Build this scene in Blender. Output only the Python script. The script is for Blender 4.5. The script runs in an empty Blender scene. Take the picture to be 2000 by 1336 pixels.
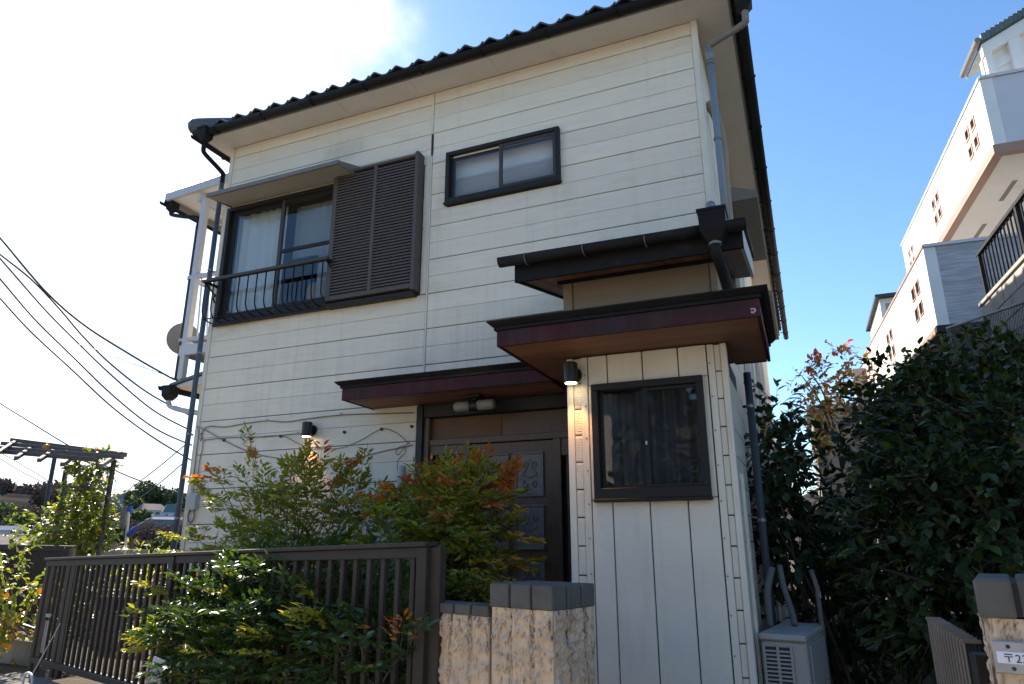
import bpy, math, random
from mathutils import Vector, Matrix
random.seed(7)
R = math.radians
sc = bpy.context.scene
COL = sc.collection

# ------------------------------------------------------------------ camera
CAM = Vector((5.94, -5.43, 1.60))
PITCH, YAW, ROLL, FPX = R(16.4), R(-22.65), R(-0.08), 1333.0
_fw = Vector((math.sin(YAW)*math.cos(PITCH), math.cos(YAW)*math.cos(PITCH), math.sin(PITCH)))
_rt = Vector((math.cos(YAW), -math.sin(YAW), 0))
_up = _rt.cross(_fw)
_c, _s = math.cos(ROLL), math.sin(ROLL)
RT = _c*_rt + _s*_up
UP = -_s*_rt + _c*_up
FW = _fw
cd = bpy.data.cameras.new('camera')
cd.sensor_width = 36.0
cd.lens = 36.0*FPX/2000.0
cd.clip_start = 0.05
cd.clip_end = 3000
cam = bpy.data.objects.new('camera', cd)
COL.objects.link(cam)
m = Matrix((RT, UP, -FW)).transposed().to_4x4()
m.translation = CAM
cam.matrix_world = m
sc.camera = cam

# ------------------------------------------------------------------ sky, sun, exposure
SUN_AZ, SUN_EL = R(-58.0), R(36.0)          # azimuth from +y towards +x
TOSUN = Vector((math.sin(SUN_AZ)*math.cos(SUN_EL), math.cos(SUN_AZ)*math.cos(SUN_EL), math.sin(SUN_EL)))
w = bpy.data.worlds.new('World')
sc.world = w
w.use_nodes = True
nt = w.node_tree
nt.nodes.clear()
N = nt.nodes.new
L = nt.links.new
out = N('ShaderNodeOutputWorld')
bg = N('ShaderNodeBackground')
bg.inputs['Strength'].default_value = 0.122
sky = N('ShaderNodeTexSky')
sky.sky_type = 'NISHITA'
sky.sun_disc = False
sky.sun_elevation = SUN_EL
sky.sun_rotation = SUN_AZ
sky.altitude = 0
sky.air_density = 1.0
sky.dust_density = 0.25
sky.ozone_density = 3.4
tc = N('ShaderNodeTexCoord')
dot = N('ShaderNodeVectorMath'); dot.operation = 'DOT_PRODUCT'
nrm = N('ShaderNodeVectorMath'); nrm.operation = 'NORMALIZE'
L(tc.outputs['Generated'], nrm.inputs[0])
L(nrm.outputs[0], dot.inputs[0])
dot.inputs[1].default_value = TOSUN
noi = N('ShaderNodeTexNoise'); noi.inputs['Scale'].default_value = 3.4
noi.inputs['Detail'].default_value = 7; noi.inputs['Roughness'].default_value = 0.58
L(nrm.outputs[0], noi.inputs['Vector'])
# thin bright cloud around the sun and low down on its side, breaking up away from it
def M2(op, x, y=None, z=None):
    n = N('ShaderNodeMath'); n.operation = op
    for i, v in enumerate((x, y, z)):
        if v is None: continue
        if isinstance(v, (int, float)): n.inputs[i].default_value = v
        else: L(v, n.inputs[i])
    return n.outputs[0]
sepv = N('ShaderNodeSeparateXYZ'); L(nrm.outputs[0], sepv.inputs[0])
low = M2('MULTIPLY', M2('MAXIMUM', M2('MULTIPLY_ADD', sepv.outputs['Z'], -2.2, 1.0), 0.0), 0.17)
a1 = M2('ADD', M2('ADD', dot.outputs['Value'], low), M2('MULTIPLY_ADD', noi.outputs['Fac'], 0.20, -0.10))
mr = N('ShaderNodeMapRange'); mr.interpolation_type = 'SMOOTHSTEP'
mr.inputs['From Min'].default_value = 0.940; mr.inputs['From Max'].default_value = 1.020
L(a1, mr.inputs['Value'])
hs = N('ShaderNodeHueSaturation'); hs.inputs['Saturation'].default_value = 1.10
L(sky.outputs[0], hs.inputs['Color'])
mix = N('ShaderNodeMix'); mix.data_type = 'RGBA'
L(M2('POWER', mr.outputs['Result'], 1.5), mix.inputs['Factor'])
L(hs.outputs[0], mix.inputs['A'])
noi2 = N('ShaderNodeTexNoise'); noi2.inputs['Scale'].default_value = 4.2; noi2.inputs['Detail'].default_value = 6; noi2.inputs['Roughness'].default_value = 0.55
L(nrm.outputs[0], noi2.inputs['Vector'])
cb = N('ShaderNodeMapRange'); cb.inputs['From Min'].default_value = 0.34; cb.inputs['From Max'].default_value = 0.62; cb.inputs['To Min'].default_value = 3.1; cb.inputs['To Max'].default_value = 8.5
L(noi2.outputs['Fac'], cb.inputs['Value'])
cc = N('ShaderNodeCombineColor'); L(M2('MULTIPLY', cb.outputs[0], .975), cc.inputs[0]); L(M2('MULTIPLY', cb.outputs[0], .99), cc.inputs[1]); L(M2('ADD', cb.outputs[0], .15), cc.inputs[2])
L(cc.outputs[0], mix.inputs['B'])
L(mix.outputs['Result'], bg.inputs['Color'])
L(bg.outputs[0], out.inputs['Surface'])

sl = bpy.data.lights.new('sun', 'SUN')
sl.energy = 5.0
sl.angle = R(0.5)
sl.color = (1.0, 0.91, 0.77)
so = bpy.data.objects.new('sun', sl)
so.rotation_euler = (-TOSUN).to_track_quat('-Z', 'Y').to_euler()
COL.objects.link(so)
sc.view_settings.view_transform = 'Standard'
sc.view_settings.look = 'None'
sc.view_settings.gamma = 1
sc.view_settings.use_curve_mapping = False
sc.view_settings.exposure = 1.15

# ------------------------------------------------------------------ points on real planes
def ray(px, py): return RT*((px-1000)/FPX) + UP*((668-py)/FPX) + FW
def at_y(px, py, y): d = ray(px, py); return CAM + d*((y-CAM.y)/d.y)
def at_x(px, py, x): d = ray(px, py); return CAM + d*((x-CAM.x)/d.x)
def at_z(px, py, z): d = ray(px, py); return CAM + d*((z-CAM.z)/d.z)
def at_d(px, py, dist): d = ray(px, py); return CAM + d.normalized()*dist
def at_pl(px, py, q, n): d = ray(px, py); return CAM + d*((Vector(q)-CAM).dot(n)/d.dot(n))

# ------------------------------------------------------------------ materials
def pmat(name, col, rough=0.6, var=0.12, scale=6.0, bump=0.0, bscale=40.0, stretch=(1, 1, 1), metallic=0.0,
         stain=None, stain_scale=(3, 3, 0.5), stain_amt=0.35, stain_lo=0.5, detail=6, spec=0.5, rnd=0.0, coat=0.0, runs=None):
    mt = bpy.data.materials.new(name)
    mt.use_nodes = True
    t = mt.node_tree; t.nodes.clear()
    o = t.nodes.new('ShaderNodeOutputMaterial'); b = t.nodes.new('ShaderNodeBsdfPrincipled')
    t.links.new(b.outputs[0], o.inputs[0])
    g = t.nodes.new('ShaderNodeNewGeometry')
    mp = t.nodes.new('ShaderNodeMapping'); mp.inputs['Scale'].default_value = stretch
    t.links.new(g.outputs['Position'], mp.inputs['Vector'])
    n = t.nodes.new('ShaderNodeTexNoise'); n.inputs['Scale'].default_value = scale; n.inputs['Detail'].default_value = detail
    t.links.new(mp.outputs[0], n.inputs['Vector'])
    r = t.nodes.new('ShaderNodeMapRange')
    r.inputs['From Min'].default_value = 0.3; r.inputs['From Max'].default_value = 0.7
    r.inputs['To Min'].default_value = 1-var; r.inputs['To Max'].default_value = 1+var
    t.links.new(n.outputs['Fac'], r.inputs['Value'])
    hsv = t.nodes.new('ShaderNodeHueSaturation'); hsv.inputs['Color'].default_value = (*col, 1)
    val = r.outputs[0]
    if rnd:
        oi = t.nodes.new('ShaderNodeObjectInfo'); rr = t.nodes.new('ShaderNodeMapRange')
        rr.inputs['To Min'].default_value = 1-rnd; rr.inputs['To Max'].default_value = 1+rnd
        t.links.new(oi.outputs['Random'], rr.inputs['Value'])
        mu = t.nodes.new('ShaderNodeMath'); mu.operation = 'MULTIPLY'
        t.links.new(val, mu.inputs[0]); t.links.new(rr.outputs[0], mu.inputs[1]); val = mu.outputs[0]
    t.links.new(val, hsv.inputs['Value'])
    colout = hsv.outputs[0]
    if stain:
        m2 = t.nodes.new('ShaderNodeMapping'); m2.inputs['Scale'].default_value = stain_scale
        t.links.new(g.outputs['Position'], m2.inputs['Vector'])
        n2 = t.nodes.new('ShaderNodeTexNoise'); n2.inputs['Scale'].default_value = 1.0; n2.inputs['Detail'].default_value = 8
        n2.inputs['Roughness'].default_value = 0.62
        t.links.new(m2.outputs[0], n2.inputs['Vector'])
        r2 = t.nodes.new('ShaderNodeMapRange'); r2.interpolation_type = 'SMOOTHSTEP'
        r2.inputs['From Min'].default_value = stain_lo; r2.inputs['From Max'].default_value = stain_lo+0.22
        r2.inputs['To Max'].default_value = stain_amt
        t.links.new(n2.outputs['Fac'], r2.inputs['Value'])
        mx = t.nodes.new('ShaderNodeMix'); mx.data_type = 'RGBA'
        t.links.new(r2.outputs[0], mx.inputs['Factor']); t.links.new(colout, mx.inputs['A'])
        mx.inputs['B'].default_value = (*stain, 1); colout = mx.outputs['Result']
    if runs:      # rain streaks: (colour, amount)
        m5 = t.nodes.new('ShaderNodeMapping'); m5.inputs['Scale'].default_value = (13, 13, .55)
        t.links.new(g.outputs['Position'], m5.inputs['Vector'])
        n5 = t.nodes.new('ShaderNodeTexNoise'); n5.inputs['Scale'].default_value = 1.0; n5.inputs['Detail'].default_value = 7; n5.inputs['Roughness'].default_value = .6
        t.links.new(m5.outputs[0], n5.inputs['Vector'])
        n6 = t.nodes.new('ShaderNodeTexNoise'); n6.inputs['Scale'].default_value = .8; n6.inputs['Detail'].default_value = 3; t.links.new(g.outputs['Position'], n6.inputs['Vector'])
        mu5 = t.nodes.new('ShaderNodeMath'); mu5.operation = 'MULTIPLY_ADD'; mu5.inputs[1].default_value = .7; t.links.new(n6.outputs['Fac'], mu5.inputs[0]); t.links.new(n5.outputs['Fac'], mu5.inputs[2])
        r5 = t.nodes.new('ShaderNodeMapRange'); r5.interpolation_type = 'SMOOTHSTEP'; r5.inputs['From Min'].default_value = .82; r5.inputs['From Max'].default_value = 1.12; r5.inputs['To Max'].default_value = runs[1]
        t.links.new(mu5.outputs[0], r5.inputs['Value'])
        mx5 = t.nodes.new('ShaderNodeMix'); mx5.data_type = 'RGBA'; t.links.new(r5.outputs[0], mx5.inputs['Factor']); t.links.new(colout, mx5.inputs['A']); mx5.inputs['B'].default_value = (*runs[0], 1); colout = mx5.outputs['Result']
    t.links.new(colout, b.inputs['Base Color'])
    b.inputs['Metallic'].default_value = metallic
    b.inputs['Specular IOR Level'].default_value = spec
    if coat: b.inputs['Coat Weight'].default_value = coat
    r3 = t.nodes.new('ShaderNodeMapRange'); r3.inputs['From Min'].default_value = .3; r3.inputs['From Max'].default_value = .7
    r3.inputs['To Min'].default_value = max(rough-.07, .02); r3.inputs['To Max'].default_value = min(rough+.09, 1)
    t.links.new(n.outputs['Fac'], r3.inputs['Value']); t.links.new(r3.outputs[0], b.inputs['Roughness'])
    if bump:
        n4 = t.nodes.new('ShaderNodeTexNoise'); n4.inputs['Scale'].default_value = bscale; n4.inputs['Detail'].default_value = 5
        t.links.new(mp.outputs[0], n4.inputs['Vector'])
        bp = t.nodes.new('ShaderNodeBump'); bp.inputs['Strength'].default_value = 1.0; bp.inputs['Distance'].default_value = bump
        t.links.new(n4.outputs['Fac'], bp.inputs['Height']); t.links.new(bp.outputs[0], b.inputs['Normal'])
    return mt

def leafmat(name, col, col2, rough=0.38, trans=0.35, tcol=None, spec=0.5):
    mt = bpy.data.materials.new(name); mt.use_nodes = True
    t = mt.node_tree; t.nodes.clear()
    o = t.nodes.new('ShaderNodeOutputMaterial'); b = t.nodes.new('ShaderNodeBsdfPrincipled')
    tr = t.nodes.new('ShaderNodeBsdfTranslucent'); mxs = t.nodes.new('ShaderNodeMixShader')
    mxs.inputs[0].default_value = trans
    g = t.nodes.new('ShaderNodeNewGeometry')
    n = t.nodes.new('ShaderNodeTexNoise'); n.inputs['Scale'].default_value = 9; n.inputs['Detail'].default_value = 3
    t.links.new(g.outputs['Position'], n.inputs['Vector'])
    w2 = t.nodes.new('ShaderNodeTexWhiteNoise'); w2.noise_dimensions = '1D'
    t.links.new(g.outputs['Random Per Island'], w2.inputs['W'])
    ad = t.nodes.new('ShaderNodeMath'); ad.operation = 'MULTIPLY_ADD'; ad.inputs[1].default_value = 0.55
    t.links.new(w2.outputs['Value'], ad.inputs[0]); t.links.new(n.outputs['Fac'], ad.inputs[2])
    mr = t.nodes.new('ShaderNodeMapRange'); mr.inputs['From Min'].default_value = .35; mr.inputs['From Max'].default_value = 1.15
    t.links.new(ad.outputs[0], mr.inputs['Value'])
    mx = t.nodes.new('ShaderNodeMix'); mx.data_type = 'RGBA'
    mx.inputs['A'].default_value = (*col, 1); mx.inputs['B'].default_value = (*col2, 1)
    t.links.new(mr.outputs[0], mx.inputs['Factor'])
    t.links.new(mx.outputs['Result'], b.inputs['Base Color'])
    b.inputs['Roughness'].default_value = rough; b.inputs['Specular IOR Level'].default_value = spec
    hs = t.nodes.new('ShaderNodeHueSaturation'); hs.inputs['Hue'].default_value = .485; hs.inputs['Saturation'].default_value = 1.12; hs.inputs['Value'].default_value = 1.9
    t.links.new(mx.outputs['Result'], hs.inputs['Color']); t.links.new(hs.outputs[0], tr.inputs['Color'])
    t.links.new(b.outputs[0], mxs.inputs[1]); t.links.new(tr.outputs[0], mxs.inputs[2]); t.links.new(mxs.outputs[0], o.inputs[0])
    return mt

def glassmat(name, tint=(0.85, 0.88, 0.88), f0=0.05):
    mt = bpy.data.materials.new(name); mt.use_nodes = True
    t = mt.node_tree; t.nodes.clear()
    o = t.nodes.new('ShaderNodeOutputMaterial')
    tr = t.nodes.new('ShaderNodeBsdfTransparent'); tr.inputs['Color'].default_value = (*tint, 1)
    gl = t.nodes.new('ShaderNodeBsdfGlossy'); gl.inputs['Roughness'].default_value = 0.015
    lw = t.nodes.new('ShaderNodeLayerWeight')
    pw_ = t.nodes.new('ShaderNodeMath'); pw_.operation = 'POWER'; pw_.inputs[1].default_value = 4.5; t.links.new(lw.outputs['Facing'], pw_.inputs[0])
    mu = t.nodes.new('ShaderNodeMath'); mu.operation = 'MULTIPLY'; mu.inputs[1].default_value = 1-f0; t.links.new(pw_.outputs[0], mu.inputs[0])
    n = t.nodes.new('ShaderNodeTexNoise'); n.inputs['Scale'].default_value = 2.2
    g = t.nodes.new('ShaderNodeNewGeometry'); t.links.new(g.outputs['Position'], n.inputs['Vector'])
    bp = t.nodes.new('ShaderNodeBump'); bp.inputs['Distance'].default_value = 0.002
    t.links.new(n.outputs['Fac'], bp.inputs['Height']); t.links.new(bp.outputs[0], gl.inputs['Normal'])
    ad = t.nodes.new('ShaderNodeMath'); ad.inputs[1].default_value = f0; t.links.new(mu.outputs[0], ad.inputs[0])
    mx = t.nodes.new('ShaderNodeMixShader')
    t.links.new(ad.outputs[0], mx.inputs[0]); t.links.new(tr.outputs[0], mx.inputs[1]); t.links.new(gl.outputs[0], mx.inputs[2])
    t.links.new(mx.outputs[0], o.inputs[0])
    return mt

def emitmat(name, col, s):
    mt = bpy.data.materials.new(name); mt.use_nodes = True
    t = mt.node_tree; t.nodes.clear()
    o = t.nodes.new('ShaderNodeOutputMaterial'); e = t.nodes.new('ShaderNodeEmission')
    e.inputs[0].default_value = (*col, 1); e.inputs[1].default_value = s
    t.links.new(e.outputs[0], o.inputs[0]); return mt

M = {}
M['siding'] = pmat('cream_siding', (.77, .675, .53), .55, .05, 3, .0012, 30, (1, 1, 9), stain=(.33, .29, .17), stain_scale=(.9, .9, 2.2), stain_amt=.34, stain_lo=.54, rnd=.04, runs=((.38, .33, .24), .17))
M['trim'] = pmat('cream_trim', (.74, .67, .54), .5, .05, 5, stain=(.35, .30, .2), stain_scale=(8, 8, .8), stain_amt=.35, stain_lo=.54)
M['gap'] = pmat('dark_joint', (.075, .065, .05), .9)
M['panel'] = pmat('cream_porch_panel', (.74, .655, .53), .6, .05, 3, .0022, 55, stain=(.32, .29, .25), stain_scale=(3.5, 3.5, .7), stain_amt=.3, stain_lo=.56, runs=((.38, .33, .26), .18))
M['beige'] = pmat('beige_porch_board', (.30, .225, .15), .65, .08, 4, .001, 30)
M['soffit'] = pmat('pale_soffit', (.62, .56, .50), .6, .05, 3, stain=(.32, .25, .18), stain_scale=(2, 2, 2), stain_amt=.3, stain_lo=.57)
M['wood'] = pmat('stained_soffit_wood', (.215, .095, .048), .6, .2, 5, .0006, 30, (1.2, 9, 4), rnd=.2)
M['burgundy'] = pmat('faded_burgundy_paint', (.062, .015, .018), .65, .35, 4, spec=.2, stain=(.026, .019, .021), stain_scale=(2.2, 2.2, 6), stain_amt=.9, stain_lo=.43, runs=((.09, .06, .055), .35))
M['darkmetal'] = pmat('black_metal', (.012, .011, .0105), .6, .25, 5, spec=.2, stain=(.055, .048, .042), stain_scale=(3, 3, 6), stain_amt=.55, stain_lo=.53)
M['gutter'] = pmat('dark_gutter_plastic', (.017, .0155, .015), .55, .2, 3, stain=(.06, .05, .04), stain_scale=(2, 2, 3), stain_amt=.25, stain_lo=.58, spec=.10)
M['fascia'] = pmat('grey_brown_fascia', (.20, .18, .16), .6, .1, 3)
M['pipeslate'] = pmat('worn_slate_pipe', (.075, .10, .125), .55, .15, 4, spec=.3)
M['pipe'] = pmat('blue_grey_pipe', (.19, .22, .25), .42, .1, 4)
M['pipedark'] = pmat('slate_blue_pipe', (.035, .046, .055), .6, .15, 4)
M['bracket'] = pmat('grey_bracket_metal', (.22, .21, .2), .4, .1, 8, metallic=.5)
M['alu'] = pmat('bronze_aluminium', (.021, .018, .016), .5, .12, 6, spec=.25)
M['alupale'] = pmat('worn_bronze_frame', (.06, .051, .044), .5, .15, 6, spec=.3)
M['shutter'] = pmat('brown_shutter_metal', (.088, .066, .054), .6, .08, 4, stain=(.2, .16, .13), stain_scale=(3, 3, 1), stain_amt=.3, stain_lo=.56)
M['awning'] = pmat('brown_grey_awning', (.16, .145, .12), .5, .1, 4)
M['awnunder'] = pmat('taupe_awning_underside', (.36, .32, .26), .55, .08, 4, stain=(.2, .17, .12), stain_scale=(3, 3, 3), stain_amt=.3, stain_lo=.55)
M['tile'] = pmat('grey_roof_tile', (.085, .088, .095), .45, .2, 6, rnd=.15)
M['glass'] = glassmat('window_glass')
M['glass2'] = glassmat('dim_window_glass', (.93, .94, .94), .045)
M['glass3'] = glassmat('smoky_window_glass', (.62, .63, .66), .05)
M['curtain'] = pmat('white_curtain_fabric', (.72, .72, .70), .9, .06, 3)
M['curtain2'] = pmat('grey_curtain_fabric', (.36, .34, .34), .9, .1, 3)
M['oldshade'] = pmat('dull_lamp_tube', (.26, .23, .18), .5, .06, 8)
M['netgrey'] = pmat('grey_net_screen', (.36, .36, .35), .95, .05, 2)
M['orange2'] = pmat('tan_cushion_fabric', (.50, .30, .14), .9)
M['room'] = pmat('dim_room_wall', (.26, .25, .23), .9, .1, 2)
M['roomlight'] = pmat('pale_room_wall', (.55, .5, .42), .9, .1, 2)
M['blind'] = pmat('white_blind_slat', (.66, .68, .70), .5, .04, 3)
M['doorbrown'] = pmat('dark_brown_door', (.125, .070, .042), .42, .2, 5, .0004, 30, (6, 1, 1))
M['doorcarve'] = pmat('bronze_carved_panel', (.17, .15, .14), .45, .25, 8, metallic=.1)
M['doorblack'] = pmat('black_brown_frame', (.012, .011, .011), .5, .1, 4)
M['ply'] = pmat('brown_transom_board', (.15, .075, .035), .6, .12, 3, stretch=(1, 1, 6))
M['black'] = pmat('black_lamp_metal', (.010, .010, .010), .45, .1, 5)
M['cable'] = pmat('grey_cable_sheath', (.20, .18, .17), .6, .1, 8)
M['wire'] = pmat('dark_overhead_wire', (.03, .03, .035), .6, .1, 8)
M['greyplastic'] = pmat('weathered_grey_plastic', (.42, .41, .38), .5, .08, 5)
M['white'] = pmat('white_aluminium', (.50, .50, .52), .4, .05, 4)
M['bronze'] = pmat('bronze_fence_aluminium', (.046, .033, .024), .55, .12, 3, spec=.2, stain=(.05, .045, .042), stain_scale=(4, 4, .8), stain_amt=.55, stain_lo=.5)
M['tilecap'] = pmat('slate_grey_cap_tile', (.12, .107, .092), .85, .14, 14, .0012, 180, rnd=.12, spec=.15, stain=(.13, .12, .10), stain_scale=(12, 12, 12), stain_amt=.35, stain_lo=.56)
M['mortar'] = pmat('dark_mortar', (.05, .047, .042), .9, .2, 30)
M['concrete'] = pmat('weathered_concrete', (.22, .205, .18), .85, .16, 3, .002, 60, stain=(.10, .09, .075), stain_scale=(2.5, 2.5, .6), stain_amt=.75, stain_lo=.46)
M['slatbronze'] = pmat('rubbed_bronze_slat', (.20, .15, .115), .5, .1, 6, spec=.3)
M['stone'] = pmat('mossy_edging_stone', (.13, .11, .09), .9, .2, 5, .004, 40, stain=(.08, .07, .05), stain_scale=(5, 5, 5), stain_amt=.6, stain_lo=.48, rnd=.15)
M['nwhite'] = pmat('white_render', (.78, .755, .71), .75, .04, 3, stain=(.45, .42, .38), stain_scale=(2, 2, .4), stain_amt=.30, stain_lo=.56)
M['nlav'] = pmat('grey_parapet_panel', (.60, .575, .60), .6, .03, 3)
M['ntile'] = pmat('grey_split_tile', (.42, .41, .42), .6, .25, 3, .006, 8, (1, 1, 14), stain=(.2, .2, .21), stain_scale=(1.2, 1.2, 14), stain_amt=.6, stain_lo=.48)
M['nbrown'] = pmat('brown_edge_trim', (.36, .21, .15), .6, .1, 3)
M['ngreen'] = pmat('green_window_frame', (.06, .17, .125), .45, .1, 3)
M['nshut'] = pmat('grey_steel_shutter', (.42, .42, .44), .45, .05, 3)
M['nroof'] = pmat('green_grey_tile', (.10, .135, .13), .45, .15, 4, rnd=.1)
M['cblock'] = pmat('grey_concrete_block', (.40, .37, .33), .85, .12, 4, .002, 60, stain=(.2, .18, .15), stain_scale=(3, 3, 3), stain_amt=.5, rnd=.08)
M['fgreen'] = pmat('faded_green_fence_paint', (.10, .15, .10), .5, .15, 6, stain=(.2, .12, .07), stain_scale=(6, 6, 6), stain_amt=.6)
M['acwhite'] = pmat('ivory_ac_casing', (.36, .345, .31), .45, .06, 4, stain=(.3, .28, .24), stain_scale=(4, 4, 2), stain_amt=.4)
M['lagging'] = pmat('white_pipe_lagging', (.13, .125, .115), .7, .1, 6)
M['steel'] = pmat('brushed_steel_plate', (.50, .50, .53), .35, .06, 20, metallic=.8)
M['platewhite'] = pmat('white_plate_strip', (.78, .78, .80), .4, .03, 5)
M['ink'] = pmat('dark_ink', (.03, .03, .035), .6)
M['soil'] = pmat('yard_soil', (.085, .07, .048), .95, .35, 4, .03, 14, spec=.1)
M['asphalt'] = pmat('pale_concrete_lane', (.30, .275, .235), .9, .2, 12, .004, 120)
M['bark'] = pmat('brown_bark', (.12, .09, .065), .9, .3, 12, .006, 40, (1, 1, .3))
M['twig'] = pmat('brown_twig', (.13, .10, .07), .8, .3, 20)
M['pergola'] = pmat('weathered_pergola_timber', (.09, .072, .062), .8, .2, 6, stretch=(1, 1, 1), rnd=.15)
M['orange'] = pmat('orange_box_plastic', (.62, .26, .05), .5)
M['bluefab'] = pmat('blue_cloth', (.03, .08, .32), .8)
M['straw'] = pmat('dry_grass_and_ivy', (.20, .17, .06), .8, .3, 6)
M['farwall'] = pmat('white_house_wall', (.42, .45, .52), .8, .04, .4)
M['farroof'] = pmat('salmon_roof', (.33, .21, .17), .8, .1, .6)
M['passageshade'] = pmat('passage_shade_soil', (.035, .030, .022), .95, .3, 6, .01, 20)  # near-black soil tone carries the shade of the side passage
M['dishgrey'] = pmat('grey_dish_paint', (.22, .22, .23), .6, .05, 5)
M['farroof2'] = pmat('green_grey_roof', (.10, .15, .14), .8, .1, .6)
M['farroof3'] = pmat('blue_white_roof', (.16, .18, .23), .9, .05, .6, spec=.05)
M['farglass'] = pmat('far_window_glass', (.05, .06, .08), .2)
M['hill'] = pmat('wooded_hillside', (.05, .043, .038), 1, .5, .25, spec=0.0, stain=(.05, .075, .03), stain_scale=(.09, .09, .09), stain_amt=.9, stain_lo=.5)
# leaves
M['lg'] = leafmat('green_leaf', (.095, .145, .022), (.23, .25, .038), trans=.42)
M['lgd'] = leafmat('deep_green_leaf', (.024, .055, .012), (.07, .115, .022), rough=.34, trans=.30)
M['ly'] = leafmat('yellow_green_leaf', (.17, .20, .024), (.32, .29, .045), trans=.45)
M['lo'] = leafmat('orange_leaf', (.42, .12, .03), (.50, .23, .05), trans=.4)
M['lr'] = leafmat('pink_red_leaf', (.34, .06, .05), (.40, .13, .07), trans=.4)
M['ld'] = leafmat('dark_glossy_leaf', (.017, .036, .010), (.042, .070, .018), rough=.45, trans=.16, spec=.3)
M['ldy'] = leafmat('fresh_camellia_leaf', (.055, .10, .018), (.11, .15, .03), rough=.3, trans=.25)
M['lgold'] = leafmat('golden_autumn_leaf', (.42, .25, .03), (.45, .17, .03), trans=.4)
M['lautumn'] = leafmat('olive_autumn_leaf', (.14, .13, .045), (.24, .15, .06), trans=.35)
M['lvine'] = leafmat('vine_leaf', (.06, .10, .02), (.14, .17, .035), trans=.42)
M['ltree'] = leafmat('evergreen_tree_leaf', (.032, .050, .024), (.075, .10, .042), rough=.7, trans=.12, spec=.15)
M['lbrown'] = leafmat('bare_winter_twig_mass', (.085, .06, .055), (.14, .10, .08), rough=.9, trans=.05, spec=.05)

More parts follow.
